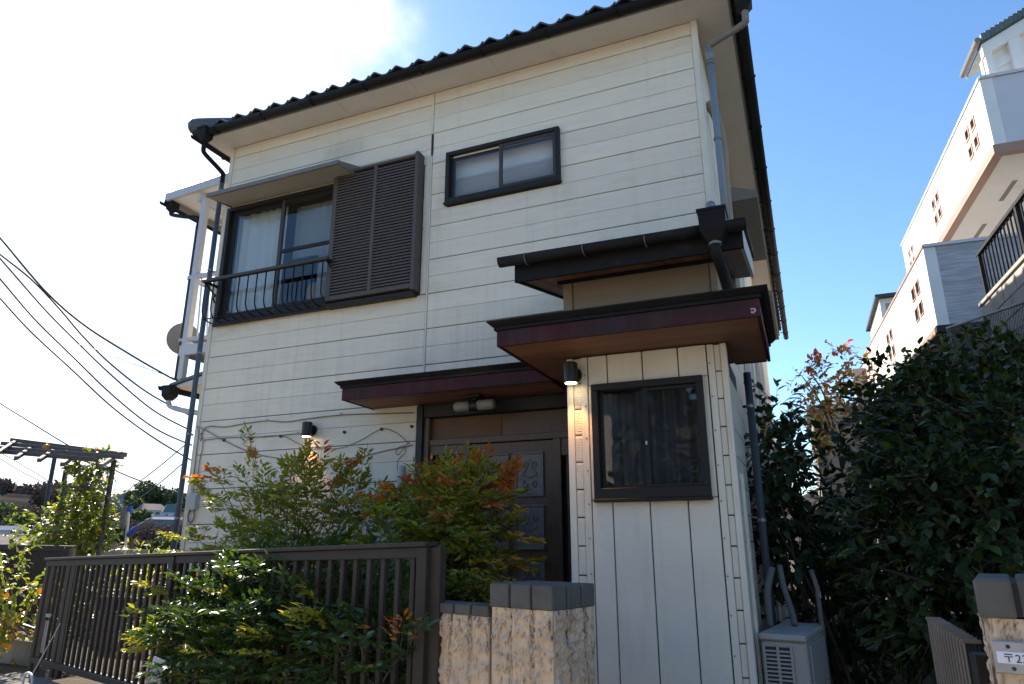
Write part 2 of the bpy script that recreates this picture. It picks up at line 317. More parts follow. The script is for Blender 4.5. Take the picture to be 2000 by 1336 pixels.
# ------------------------------------------------------------------ mesh builder
class MB:
    def __init__(s): s.v = []; s.f = []; s.mi = []; s.cur = 0
    def add(s, vs, fs):
        o = len(s.v); s.v += [tuple(v) for v in vs]
        for f in fs: s.f.append(tuple(i+o for i in f)); s.mi.append(s.cur)
        return s
    def box(s, a, b, mat=None):
        x0, x1 = sorted((a[0], b[0])); y0, y1 = sorted((a[1], b[1])); z0, z1 = sorted((a[2], b[2]))
        vs = [Vector(p) for p in ((x0,y0,z0),(x1,y0,z0),(x1,y1,z0),(x0,y1,z0),(x0,y0,z1),(x1,y0,z1),(x1,y1,z1),(x0,y1,z1))]
        if mat: vs = [mat @ v for v in vs]
        return s.add(vs, [(0,3,2,1),(4,5,6,7),(0,1,5,4),(1,2,6,5),(2,3,7,6),(3,0,4,7)])
    def bbox(s, a, b, c=.006, mat=None):
        """box with chamfered edges (24 verts)"""
        lo = [min(a[i], b[i]) for i in range(3)]; hi = [max(a[i], b[i]) for i in range(3)]
        c = min(c, min(hi[i]-lo[i] for i in range(3))*.45)
        idx = {}; vs = []
        for sx in (0,1):
            for sy in (0,1):
                for sz in (0,1):
                    S = (sx, sy, sz)
                    for ax in range(3):
                        p = [0,0,0]
                        for k in range(3):
                            e = hi[k] if S[k] else lo[k]
                            if k != ax: e += -c if S[k] else c
                            p[k] = e
                        idx[(S, ax)] = len(vs); vs.append(Vector(p))
        fs = []
        for ax in range(3):
            u, v = [(1,2),(2,0),(0,1)][ax]
            for sd in (0,1):
                q = []
                for (i, j) in ((0,0),(1,0),(1,1),(0,1)):
                    S = [0,0,0]; S[ax] = sd; S[u] = i; S[v] = j; q.append(idx[(tuple(S), ax)])
                fs.append(tuple(q) if sd else tuple(reversed(q)))
        for ax in range(3):
            u, v = [(1,2),(2,0),(0,1)][ax]
            for i in (0,1):
                for j in (0,1):
                    A = [0,0,0]; B = [0,0,0]
                    A[u] = B[u] = i; A[v] = B[v] = j; B[ax] = 1
                    A = tuple(A); B = tuple(B)
                    fs.append((idx[(A,u)], idx[(B,u)], idx[(B,v)], idx[(A,v)]))
        for sx in (0,1):
            for sy in (0,1):
                for sz in (0,1):
                    S = (sx,sy,sz); fs.append((idx[(S,0)], idx[(S,1)], idx[(S,2)]))
        if mat: vs = [mat @ v for v in vs]
        return s.add(vs, fs)
    def tube(s, pts, r, n=8, cap=True):
        pts = [Vector(p) for p in pts]; rs = r if isinstance(r, (list, tuple)) else [r]*len(pts)
        ring = []; prev = None
        for i, p in enumerate(pts):
            a = pts[max(i-1, 0)]; b = pts[min(i+1, len(pts)-1)]
            t = (b-a).normalized() if (b-a).length > 1e-9 else Vector((0,0,1))
            ref = prev if prev is not None else (Vector((0,0,1)) if abs(t.z) < .9 else Vector((1,0,0)))
            u = (ref - t*ref.dot(t))
            if u.length < 1e-6: u = t.orthogonal()
            u.normalize(); v = t.cross(u); prev = u
            ring.append([p + (u*math.cos(2*math.pi*k/n) + v*math.sin(2*math.pi*k/n))*rs[i] for k in range(n)])
        vs = [q for rg in ring for q in rg]; fs = []
        for i in range(len(pts)-1):
            for k in range(n):
                fs.append((i*n+k, i*n+(k+1)%n, (i+1)*n+(k+1)%n, (i+1)*n+k))
        if cap: fs.append(tuple(reversed(range(n)))); fs.append(tuple((len(pts)-1)*n+k for k in range(n)))
        return s.add(vs, fs)
    def bar(s, a, b, wx, wz, up=(0,0,1), ch=.0):
        """rectangular bar from a to b, width wx across, wz along up"""
        a = Vector(a); b = Vector(b); t = (b-a); ln = t.length; t.normalize()
        upv = Vector(up); sd = t.cross(upv).normalized(); upv = sd.cross(t).normalized()
        mt = Matrix((sd, t, upv)).transposed().to_4x4(); mt.translation = a
        A = (-wx/2, 0, -wz/2); B = (wx/2, ln, wz/2)
        return s.bbox(A, B, ch, mt) if ch else s.box(A, B, mt)
    def prism(s, poly, d):
        """polygon (list of points) extruded by vector d"""
        n = len(poly); d = Vector(d); P = [Vector(p) for p in poly]
        return s.add(P + [p+d for p in P], [tuple(reversed(range(n))), tuple(range(n, 2*n))] + [(i, (i+1) % n, (i+1) % n+n, i+n) for i in range(n)])
    def half_gutter(s, a, b, r, th=.006, n=8):
        """open half-round gutter along a-b, opening up"""
        a = Vector(a); b = Vector(b); t = (b-a).normalized(); sd = t.cross(Vector((0,0,1))).normalized(); up = sd.cross(t)
        prof = [(math.cos(math.pi+math.pi*k/n)*r, math.sin(math.pi+math.pi*k/n)*r) for k in range(n+1)]
        prof = [(-r, .012)] + prof + [(r, .012)]
        inn = [(x*(1-th/r), max(z, -r+th) if z < 0 else z) for x, z in reversed(prof)]
        P = prof+inn; m = len(P)
        return s.add([a+sd*x+up*z for x, z in P]+[b+sd*x+up*z for x, z in P],
                     [(i, (i+1) % m, (i+1) % m+m, i+m) for i in range(m)] + [(i, m-1-i, m-2-i, i+1) for i in range(m//2-1)] + [(m+i+1, 2*m-2-i, 2*m-1-i, m+i) for i in range(m//2-1)])
    def mesh(s, name, mats, smooth=False):
        me = bpy.data.meshes.new(name); me.from_pydata(s.v, [], s.f)
        for mm in (mats if isinstance(mats, (list, tuple)) else [mats]): me.materials.append(mm)
        if any(s.mi): me.polygons.foreach_set('material_index', s.mi)
        if smooth: me.polygons.foreach_set('use_smooth', [True]*len(me.polygons))
        me.update(); return me
    def build(s, name, mat, parent=None, smooth=False):
        return link(name, s.mesh(name, mat, smooth), parent)

def link(name, me, parent=None, mw=None):
    o = bpy.data.objects.new(name, me); COL.objects.link(o)
    if parent is not None: o.parent = parent; o.matrix_parent_inverse = INV.get(parent.name, Matrix())
    if mw is not None:
        o.matrix_basis = mw
    return o
INV = {}
def thing(name, label, cat, loc=(0,0,0), group=None):
    o = bpy.data.objects.new(name, None); COL.objects.link(o); o.location = loc; o.empty_display_size = .2
    INV[o.name] = Matrix.Translation(-Vector(loc))       # parts are modelled in world coordinates
    o['label'] = label; o['category'] = cat
    if group: o['group'] = group
    return o
def tag(o, label, cat, group=None):
    o['label'] = label; o['category'] = cat
    if group: o['group'] = group
    return o
def struct(o): o['kind'] = 'structure'; return o
def part(name, mat, parent, a, b, ch=0.0):
    m_ = MB(); (m_.bbox(a, b, ch) if ch else m_.box(a, b)); return m_.build(name, mat, parent)

def dup(root, mw_delta, label=None, group=None):
    """copy of a thing, its parts and their sub-parts, moved by a matrix"""
    r = root.copy(); COL.objects.link(r); r.matrix_basis = mw_delta @ root.matrix_basis
    if label: r['label'] = label
    if group: r['group'] = group
    for ch in root.children:
        c = ch.copy(); COL.objects.link(c); c.parent = r
        for g_ in ch.children:
            d = g_.copy(); COL.objects.link(d); d.parent = c
    return r

def smoothpath(pts, k=6):
    pts = [Vector(p) for p in pts]; res = []
    P = [pts[0]]+pts+[pts[-1]]
    for i in range(1, len(P)-2):
        for j in range(k):
            t = j/k; a, b, c, d = P[i-1], P[i], P[i+1], P[i+2]
            res.append(.5*((2*b)+(c-a)*t+(2*a-5*b+4*c-d)*t*t+(-a+3*b-3*c+d)*t**3))
    res.append(pts[-1]); return res

# ================================================================== GROUND
GZ = 0.40                                     # yard level
def terrain_h(x, y):
    # street in front of the plot line falls gently to the left
    s = (x-4.9)*0.954 - (y+2.45)*0.30         # along the street
    d = (x-4.9)*0.30 + (y+2.45)*0.954         # behind the plot line
    if d < -0.2: h = -0.02 + 0.03*min(s, 8)
    elif d < 0.25: h = GZ-0.02
    else: h = GZ-0.02
    if x < -6.5 and d > -0.2:
        h -= min((-6.5-x)*0.55, 9)
    elif x < -6.5:
        h -= min((-6.5-x)*0.30, 9)
    if x > 9.2 and y > -3: h = 3.2
    r = math.hypot(x-5.9, y+5.4); az = math.degrees(math.atan2(x-5.9, y+5.4))
    if r > 60:
        k = min((r-60)/90, 1); k = k*k*(3-2*k)
        h = h*(1-k) + k*(7.5 + 3.0*math.sin(az*.21+1.0) + 1.6*math.sin(az*.9) + max(0, (az+60)/-25)*1.5)
    return h
g_ = MB(); xs = []
def grade(lo, hi, c, n):
    res = [c]; 
    st = .35; v = c
    while v < hi: v += st; st *= n; res.append(v)
    st = .35; v = c
    while v > lo: v -= st; st *= n; res.insert(0, v)
    return res
gx = grade(-420, 420, 4.5, 1.085); gy = grade(-300, 420, -2.4, 1.085)
vs = [(x, y, terrain_h(x, y)-max(0, min(4, (math.hypot(x-5.9, y+5.4)-55)*.2))) for y in gy for x in gx]
nx = len(gx)
g_.add(vs, [(j*nx+i, j*nx+i+1, (j+1)*nx+i+1, (j+1)*nx+i) for j in range(len(gy)-1) for i in range(nx-1)])
ground = struct(g_.build('ground', M['soil']))
# wooded slopes on the far side carry their own sheet just above the ground
g_ = MB()
naz, nr = 60, 14
vs = []
for i in range(naz+1):
    az = R(-100 + 130*i/naz)
    for j in range(nr+1):
        r = 62 + j*(260/nr); x = 5.9+math.sin(az)*r; y = -5.4+math.cos(az)*r
        vs.append((x, y, terrain_h(x, y)+.25+.6*random.random()))
g_.add(vs, [(i*(nr+1)+j, (i+1)*(nr+1)+j, (i+1)*(nr+1)+j+1, i*(nr+1)+j+1) for i in range(naz) for j in range(nr)])
struct(g_.build('hillside', M['hill'], smooth=True))
# street
ux = Vector((.954, -.30, 0)); uy = Vector((.30, .954, 0)); S0 = Vector((4.9, -2.45, 0))
g_ = MB(); vs = []; n = 40
for i in range(n+1):
    s_ = -11+i*22/n
    for d_ in (-.45, -6.5):
        p = S0+ux*s_+uy*d_; vs.append((p.x, p.y, -.02+.03*min(s_, 8)+.012))
g_.add(vs, [(2*i, 2*i+1, 2*i+3, 2*i+2) for i in range(n)])
struct(g_.build('street', M['asphalt']))

# ================================================================== THE HOUSE
house = thing('two_storey_house', 'two storey cream sided house with tiled roof and brown entrance porch', 'house', (2.75, 0, GZ))
HW, HD, EZ = 5.5, 10.9, 6.20
# ---- wall cores, with openings left for the windows
wb = MB()
def core(x0, x1, z0, z1): wb.box((x0, .016, z0), (x1, .10, z1))
holes = [(.13, 1.66, 3.99, 5.32), (3.00, 4.14, 4.87, 5.38), (2.80, 4.50, GZ, 2.80)]
xsb = sorted({0.02, HW-.02} | {h for q in holes for h in q[:2]}); zsb = sorted({GZ, EZ} | {h for q in holes for h in q[2:]})
for i in range(len(xsb)-1):
    for j in range(len(zsb)-1):
        cx, cz = (xsb[i]+xsb[i+1])/2, (zsb[j]+zsb[j+1])/2
        if not any(a < cx < b and c < cz < d for a, b, c, d in holes): core(xsb[i], xsb[i+1], zsb[j], zsb[j+1])
wb.box((.016, .10, GZ), (.10, HD, EZ)); wb.box((HW-.10, .10, GZ), (HW-.016, HD, EZ)); wb.box((.02, HD-.08, GZ), (HW-.02, HD, EZ))
wb.box((.10, .10, 3.40), (HW-.10, HD-.08, 3.5))
wall = wb.build('wall', M['gap'], house)
# ---- siding, board by board
ROW, Z1 = .1782, 6.06
zl = [EZ-.002] + [Z1-ROW*k for k in range(33) if Z1-ROW*k > GZ+.02] + [GZ]
ch_cache = {}
def board(axis, u0, u1, z0, z1, off, par=wall, mat='siding', name='siding_board'):
    """axis x: board on a wall facing -y at y=off; axis y: board on a wall facing +-x at x=off"""
    jit = random.uniform(-.0012, .0012)
    m_ = MB()
    if axis == 'x': m_.bbox((u0, off+jit, z0), (u1, off+.014, z1), .0025)
    elif axis == 'r': m_.bbox((off-.014, u0, z0), (off+jit, u1, z1), .0025)
    else: m_.bbox((off+jit, u0, z0), (off+.014, u1, z1), .0025)
    return m_.build(name, M[mat], par)
for k in range(len(zl)-1):
    zt, zb_ = zl[k], zl[k+1]
    gap_t, gap_b = (.0038, .0014) if k % 2 else (.0014, .0038)
    z1, z0 = zt-gap_t, zb_+gap_b
    cz = (z0+z1)/2
    segs = [(.045, 2.765), (2.790, 5.452)]
    cuts = [(.09, 2.70, 3.95, 5.40), (2.97, 4.17, 4.83, 5.42), (2.735, 5.6, GZ, 2.87)]
    fin = []
    for a, b in segs:
        pieces = [(a, b)]
        for c0, c1, d0, d1 in cuts:
            # a board that only grazes an opening runs on behind its frame
            if d0+.02 < cz < d1-.02:
                nw = []
                for p0, p1 in pieces:
                    if c1 <= p0 or c0 >= p1: nw.append((p0, p1)); continue
                    if c0 > p0+.02: nw.append((p0, c0))
                    if c1 < p1-.02: nw.append((c1, p1))
                pieces = nw
        fin += pieces
    for a, b in fin: board('x', a, b, z0, z1, 0.0)
    board('r', .03, HD, z0, z1, HW)             # right side wall
    board('l', .03, HD, z0, z1, 0.0)            # left side wall
# corner and joint trims
part('corner_trim', M['trim'], house, (-.012, -.012, GZ), (.042, .04, EZ-.003), .004)
part('corner_trim', M['trim'], house, (HW-.046, -.012, 2.9), (HW+.012, .05, EZ-.003), .004)
part('joint_trim', M['trim'], house, (2.766, -.010, 5.70), (2.788, .012, EZ-.003), .003)
part('joint_trim', M['trim'], house, (2.772, -.010, 2.86), (2.786, .012, 5.44), .003)
part('joint_trim', M['trim'], house, (2.715, -.008, 3.93), (2.768, .010, 5.46), .003)
part('joint_trim', M['gap'], house, (2.789, -.003, 5.46), (2.796, .012, 5.69))

# ---- eaves: soffit, fascia, gutters
OF, OR, OL, OB = .29, .30, .17, .35
sb = MB()
sb.box((-OL, -OF, EZ), (HW+OR, 0.0, EZ+.016)); sb.box((HW+.001, 0.0, EZ), (HW+OR, HD+OB, EZ+.016)); sb.box((-OL, 0.0, EZ), (-.001, HD+OB, EZ+.016)); sb.box((-.001, HD+.001, EZ), (HW+.001, HD+OB, EZ+.016))
sof = sb.build('soffit', M['soffit'], house)
for k in range(7):     # board joints of the eave lining
    x = -.1+k*.91
    part('joint_strip', M['soffit'], sof, (x-.004, -OF+.002, EZ-.003), (x+.004, -.002, EZ))
part('fascia', M['fascia'], house, (-OL-.018, -OF-.018, EZ-.004), (HW+OR+.018, -OF, EZ+.11), .003)
part('fascia', M['fascia'], house, (HW+OR, -OF, EZ-.004), (HW+OR+.018, HD+OB, EZ+.11), .003)
part('fascia', M['fascia'], house, (-OL-.018, -OF, EZ-.004), (-OL, HD+OB, EZ+.11), .003)
def gutter(a, b, r, nb, par=house, brk=True, mat='gutter', inward=(0, 1, 0)):
    g0 = MB(); g0.half_gutter(a, b, r); g = g0.build('gutter', M[mat], par, True)
    a = Vector(a); b = Vector(b); iw = Vector(inward)
    if brk:
        for i in range(nb):
            p = a.lerp(b, (i+.5)/nb); t = (b-a).normalized()
            pts = [p-iw*(r+.004)*math.cos(q)+Vector((0, 0, -(r+.004)*math.sin(q))) for q in [math.pi*k/8 for k in range(9)]]
            m_ = MB()
            for q0, q1 in zip(pts, pts[1:]): m_.bar(q0, q1, .016, .004, t)
            m_.bar(pts[-1], pts[-1]+iw*.05+Vector((0, 0, -.01)), .016, .004, t)
            m_.build('gutter_bracket', M['bracket'] if mat != 'gutter' else M['gutter'], g if par is house else par)
    return g
GY, GZ2 = -OF-.075, EZ+.045
gutter((-OL-.06, GY, GZ2-.01), (HW+OR+.10, GY, GZ2-.02), .046, 9)
gutter((HW+OR+.085, GY-.02, GZ2), (HW+OR+.17, HD+OB, GZ2-.02), .055, 12, inward=(-1, 0, 0))
gutter((-OL-.055, HD+OB, GZ2-.02), (-OL-.055, GY-.02, GZ2-.02), .055, 12, inward=(1, 0, 0))
# ---- roof: hip with S tiles
PIT = .45
rz = EZ+.10
x0, x1, y0, y1 = -OL-.04, HW+OR+.04, -OF-.04, HD+OB+.04
hwid = (x1-x0)/2; cx = (x0+x1)/2; rh = hwid*PIT
rb = MB()
A, B_, C_, D_ = Vector((x0, y0, rz)), Vector((x1, y0, rz)), Vector((x1, y1, rz)), Vector((x0, y1, rz))
E1, E2 = Vector((cx, y0+hwid, rz+rh)), Vector((cx, y1-hwid, rz+rh))
rb.add([A, B_, C_, D_, E1, E2], [(0, 1, 4), (1, 2, 5, 4), (2, 3, 5), (3, 0, 4, 5), (0, 3, 2, 1)])
roof = rb.build('roof', M['tile'], house)
TW, TL = .265, .285
def tile_mesh(nm):
    t = MB(); n = 10; vs = []
    for yy, dz in ((-.02, .0), (TL+.01, -.012)):
        for th in (0, -.016):
            for i in range(n+1):
                u = i/n
                z = .036*math.exp(-((u-.30)/.155)**2) + .006 - .016*math.sin(max(0, (u-.5)/.5)*math.pi) + (.03*(u-.86)/.14 if u > .86 else 0)*.6
                vs.append((u*TW*1.02, yy, z+th+dz))
    q = n+1
    fs = []
    for i in range(n):
        fs += [(i, i+1, 2*q+i+1, 2*q+i), (q+i+1, q+i, 3*q+i, 3*q+i+1), (i+1, i, q+i, q+i+1), (2*q+i, 2*q+i+1, 3*q+i+1, 3*q+i)]
    t.add(vs, fs); return t.mesh(nm, M['tile'], False)
tmesh = tile_mesh('roof_tile')
slope = math.atan(PIT)
def front_mat(x, y): return Matrix.Translation((x, y, rz+.02+(y-y0)*PIT)) @ Matrix.Rotation(slope, 4, 'X')
for row in range(3):
    y = y0-.03+row*TL*math.cos(slope)
    for i in range(24):
        x = x0+.02+i*TW
        if x < x0+(y-y0)-.1 or x+TW > x1-(y-y0)+.15: continue
        link('roof_tile', tmesh, roof, front_mat(x, y))
# side eave rows, and the rest of the tiling as one part
for sgn, xe in ((1, x1+.03), (-1, x0-.03)):
    for i in range(42):
        y = y0+.1+i*TW
        if y > y1-.3: continue
        mm = Matrix.Translation((xe, y if sgn > 0 else y+TW, rz+.02)) @ Matrix.Rotation(math.pi/2*sgn, 4, 'Z') @ Matrix.Rotation(slope, 4, 'X')
        link('roof_tile', tmesh, roof, mm)
rest = MB(); tv = [Vector(v.co) for v in tmesh.vertices]; tf = [tuple(p.vertices) for p in tmesh.polygons]
for row in range(3, 11):
    y = y0-.03+row*TL*math.cos(slope)
    for i in range(24):
        x = x0+.02+i*TW
        if x < x0+(y-y0)-.1 or x+TW > x1-(y-y0)+.15: continue
        mm = front_mat(x, y); rest.add([mm @ v for v in tv], tf)
o = rest.build('roof_tile', M['tile'], roof); o['kind'] = 'stuff'
for P0 in (A, B_):     # hip ridges with a round end tile
    m_ = MB(); d = (E1-P0); st = P0+Vector((0, 0, .05)); n = 12
    for k in range(n):
        a = st+d*(k/n); b = st+d*((k+1.06)/n)
        m_.tube([a, b], [.10, .092], 10)
    m_.build('hip_tile', M['tile'], roof, True)
    m_ = MB(); q = st-d.normalized()*.06
    dn = d.normalized(); q = q+Vector((0, 0, .01)); m_.tube([q-dn*.075, q-dn*.06, q-dn*.02, q+dn*.05, q+dn*.2, q+dn*.42], [.02, .062, .092, .10, .098, .09], 18)
    m_.build('end_tile', M['tile'], roof, True)

# ---- rainwater pipes on the front
def hopper(c, w_, h_, par, mat='darkmetal'):
    m_ = MB(); c = Vector(c); hw = w_/2
    top = [c+Vector((sx*hw, sy*hw, h_/2)) for sx, sy in ((-1, -1), (1, -1), (1, 1), (-1, 1))]
    mid = [c+Vector((sx*hw*.92, sy*hw*.92, -h_*.18)) for sx, sy in ((-1, -1), (1, -1), (1, 1), (-1, 1))]
    bot = [c+Vector((sx*hw*.45, sy*hw*.45, -h_*.5)) for sx, sy in ((-1, -1), (1, -1), (1, 1), (-1, 1))]
    m_.add(top+mid+bot, [(0, 1, 5, 4), (1, 2, 6, 5), (2, 3, 7, 6), (3, 0, 4, 7), (4, 5, 9, 8), (5, 6, 10, 9), (6, 7, 11, 10), (7, 4, 8, 11), (3, 2, 1, 0), (8, 9, 10, 11)])
    rim = [c+Vector((sx*hw*1.06, sy*hw*1.06, h_/2-.012)) for sx, sy in ((-1, -1), (1, -1), (1, 1), (-1, 1))]
    m_.prism(rim, (0, 0, .016))
    return m_.build('hopper', M[mat], par)
def downpipe(pts, r, mat, par, clips=0, rad=4):
    m_ = MB(); m_.tube(smoothpath(pts, rad) if rad else pts, r, 12)
    p = m_.build('downpipe', M[mat], par, True)
    return p
def clip(p, r, par, out=(0, 1, 0)):
    m_ = MB(); p = Vector(p)
    m_.tube([p-Vector((0, 0, .011)), p+Vector((0, 0, .011))], r+.004, 12)
    m_.box(p+Vector((-.006, 0, -.01)), p+Vector((.006, 0, .01))+Vector(out)*.06)
    m_.build('pipe_clip', M['bracket'], par)
XL = -.055
h1 = hopper((-.06, GY-.005, GZ2-.07), .13, .17, house, 'gutter')
dp = downpipe([(-.06, GY, 6.05), (-.06, GY, 5.99), (-.06, GY+.04, 5.95), (-.055, -.07, 5.86), (XL, -.045, 5.82), (XL, -.045, 5.7)], .027, 'gutter', house, rad=3)
dp = downpipe([(XL, -.045, 5.72), (XL-.002, -.045, 3.4), (XL, -.045, GZ)], .028, 'pipeslate', house, rad=0)
for z in (5.62, 4.6, 3.62, 2.72, 1.85): clip((XL, -.045, z), .028, dp)
# right: hopper on the side gutter, elbow back to the wall
h2 = hopper((5.93, -.24, 6.04), .14, .18, house, 'gutter')
dp = downpipe([(5.93, -.24, 5.96), (5.93, -.22, 5.885), (5.90, -.19, 5.862), (5.64, -.075, 5.845), (5.605, -.06, 5.83), (5.60, -.058, 5.79)], .029, 'fascia', house, rad=4)
dp = downpipe([(5.60, -.058, 5.80), (5.60, -.058, 3.5)], .028, 'pipe', house, rad=0)
m_ = MB(); m_.tube([(5.60, -.058, 5.68), (5.60, -.058, 5.80)], .036, 12); m_.build('pipe_collar', M['pipe'], dp, True)
for z in (5.66, 4.9): clip((5.60, -.058, z), .031, dp)

# ---- big sliding window with awning, shutter box and railing
def bars(par, mat, lst, name, ch=.003):
    out_ = []
    for a, b in lst: out_.append(part(name, M[mat], par, a, b, ch))
    return out_
w1 = part('window', M['alu'], house, (.085, -.045, 5.315), (1.66, .06, 5.36), .004)
bars(w1, 'alu', [((.085, -.045, 3.93), (1.66, .06, 3.985)), ((.085, -.045, 3.985), (.135, .06, 5.315)), ((.09, -.06, 3.905), (1.68, -.02, 3.93)), ((1.62, -.045, 3.985), (1.66, .06, 5.315))], 'frame')
bars(w1, 'alu', [((.135, .005, 3.985), (.20, .03, 5.315)), ((.85, .005, 3.985), (.905, .03, 5.315)), ((.20, .007, 3.985), (.85, .028, 4.06)), ((.20, .007, 5.26), (.85, .028, 5.315))], 'sash')
bars(w1, 'alupale', [((.885, -.028, 3.985), (.925, -.002, 5.315))], 'sash')
bars(w1, 'alu', [((1.58, -.028, 3.985), (1.62, -.002, 5.315)), ((.925, -.026, 3.985), (1.58, -.004, 4.06)), ((.925, -.026, 5.27), (1.58, -.004, 5.315)), ((.925, -.027, 4.66), (1.58, -.003, 4.70))], 'sash')
part('pane', M['glass'], w1, (.20, .015, 4.06), (.85, .019, 5.26))
part('pane', M['glass'], w1, (.925, -.017, 4.06), (1.58, -.013, 5.27))
# curtain and room behind
def curtain(x0, x1, z0, z1, y, amp, per, mat, par):
    m_ = MB(); n = max(8, int((x1-x0)/per*8)); vs = []
    for i in range(n+1):
        u = i/n; x = x0+(x1-x0)*u; yy = y+amp*math.sin(u*(x1-x0)/per*6.283+1.3*math.sin(u*9))
        vs += [(x, yy, z0), (x, yy*1.0, z1)]
    m_.add(vs, [(2*i, 2*i+2, 2*i+3, 2*i+1) for i in range(n)])
    m_.add([(a, b+.006, c) for a, b, c in vs], [(2*i+1, 2*i+3, 2*i+2, 2*i) for i in range(n)])
    return m_.build('curtain', M[mat], par, True)
curtain(.15, .86, 4.0, 5.30, .10, .012, .12, 'curtain', w1)
curtain(.93, 1.62, 4.66, 5.30, .17, .006, .14, 'netgrey', w1)
curtain(1.30, 1.62, 4.0, 4.66, .16, .02, .10, 'curtain2', w1)
part('cushion', M['orange2'], w1, (1.02, .3, 4.10), (1.30, .5, 4.42), .05)
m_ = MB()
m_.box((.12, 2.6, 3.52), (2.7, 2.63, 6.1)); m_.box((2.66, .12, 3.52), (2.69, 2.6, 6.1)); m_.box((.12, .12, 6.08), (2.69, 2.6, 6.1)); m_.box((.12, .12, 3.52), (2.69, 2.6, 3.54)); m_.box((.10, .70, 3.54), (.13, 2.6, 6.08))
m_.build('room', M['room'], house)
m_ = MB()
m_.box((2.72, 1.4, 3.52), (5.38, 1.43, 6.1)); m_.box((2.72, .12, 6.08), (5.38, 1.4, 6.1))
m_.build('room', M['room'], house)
m_ = MB(); m_.bbox((.95, .9, 3.54), (1.55, 1.3, 4.42), .01); m_.build('cabinet', M['roomlight'], w1)
# awning
aw = MB()
f0, f1 = Vector((.10, -.36, 5.375)), Vector((1.885, -.36, 5.475)); b0, b1 = Vector((.10, -.002, 5.50)), Vector((1.885, -.002, 5.60))
f1.z = 5.385; b1.z = 5.51
aw.prism([f0, f1, b1, b0], (0, 0, .012))
awn = aw.build('window_awning', M['awning'], house)
m_ = MB(); m_.bar(f0+Vector((-.01, -.006, -.008)), f1+Vector((.01, -.006, -.008)), .014, .045); m_.build('awning_edge', M['awning'], awn)
m_ = MB(); m_.prism([f0+Vector((.012, .014, -.03)), f1+Vector((-.012, .014, -.03)), Vector((1.873, -.004, 5.40)), Vector((.112, -.004, 5.40))], (0, 0, .008)); m_.build('awning_lining', M['awnunder'], awn)
for x in (.10, 1.885):
    m_ = MB(); m_.prism([(x-.006, -.36, 5.35), (x-.006, -.004, 5.385), (x-.006, -.004, 5.52), (x-.006, -.36, 5.39)], (.012, 0, 0)); m_.build('awning_cheek', M['awning'], awn)
# shutter box
SX0, SX1, SZ0, SZ1 = 1.665, 2.695, 3.965, 5.435
sh = MB(); sh.box((SX0+.02, -.055, SZ0+.02), (SX1-.02, -.004, SZ1-.02))
shb = sh.build('shutter_box', M['gap'], house)
bars(shb, 'shutter', [((SX0, -.115, SZ0), (SX0+.035, .0, SZ1)), ((SX1-.04, -.125, SZ0-.02), (SX1, .0, SZ1+.02)), ((SX0+.035, -.118, SZ0), (SX1-.04, -.02, SZ0+.035)), ((SX0+.035, -.118, SZ1-.03), (SX1-.04, -.0, SZ1)), (((SX0+SX1)/2-.022, -.119, SZ0+.035), ((SX0+SX1)/2+.018, -.06, SZ1-.03))], 'frame', .004)
part('frame', M['shutter'], shb, (SX0-.03, -.10, SZ0-.012), (SX0-.004, .0, SZ1+.01), .003)
part('bottom_rail', M['alu'], shb, (SX0-.02, -.10, SZ0-.062), (SX1-.02, -.0, SZ0-.022), .004)
def slat_mesh(wd):
    t = MB(); t.prism([(0, -.114, -.009), (0, -.114, .006), (0, -.109, .011), (0, -.080, .011), (0, -.080, .005), (0, -.104, -.009)], (wd, 0, 0)); return t.mesh('slat', M['shutter'])
hw = (SX1-.04-SX0-.035-.040)/2
sm = slat_mesh(hw-.004)
nsl = 42
for c in range(2):
    xs_ = SX0+.037+c*(hw+.041)
    for i in range(nsl):
        z = SZ0+.042+i*(SZ1-SZ0-.085)/nsl
        link('slat', sm, shb, Matrix.Translation((xs_, 0, z)))
# railing: flat handrail and bellied bars
rl = MB(); rl.bbox((.02, -.215, 4.385), (1.72, -.165, 4.418), .006)
rail = rl.build('window_railing', M['alupale'], house)
def bell(x):
    return [(x, -.19, 4.388), (x, -.19, 4.24), (x, -.19, 4.10), (x, -.182, 4.03), (x, -.15, 3.98), (x, -.09, 3.955), (x, -.03, 3.95)]
bm_ = MB(); bm_.tube(smoothpath(bell(0), 3), .0075, 6); bme = bm_.mesh('bar', M['darkmetal'], True)
for i in range(14): link('bar', bme, rail, Matrix.Translation((.06+i*.1225, 0, 0)))
bars(rail, 'darkmetal', [((.03, -.165, 3.958), (1.68, -.145, 3.966)), ((.03, -.19, 4.376), (1.70, -.18, 4.386))], 'cross_bar', .002)
for x in (.05, 1.695):
    m_ = MB(); m_.bar((x, -.19, 4.395), (x, -.01, 4.395), .02, .03); m_.bar((x, -.18, 4.375), (x, -.02, 4.28), .012, .014); m_.tube([(x, -.03, 4.30), (x, -.05, 4.24), (x, -.02, 4.20)], .009, 6); m_.build('rail_bracket', M['darkmetal'], rail)

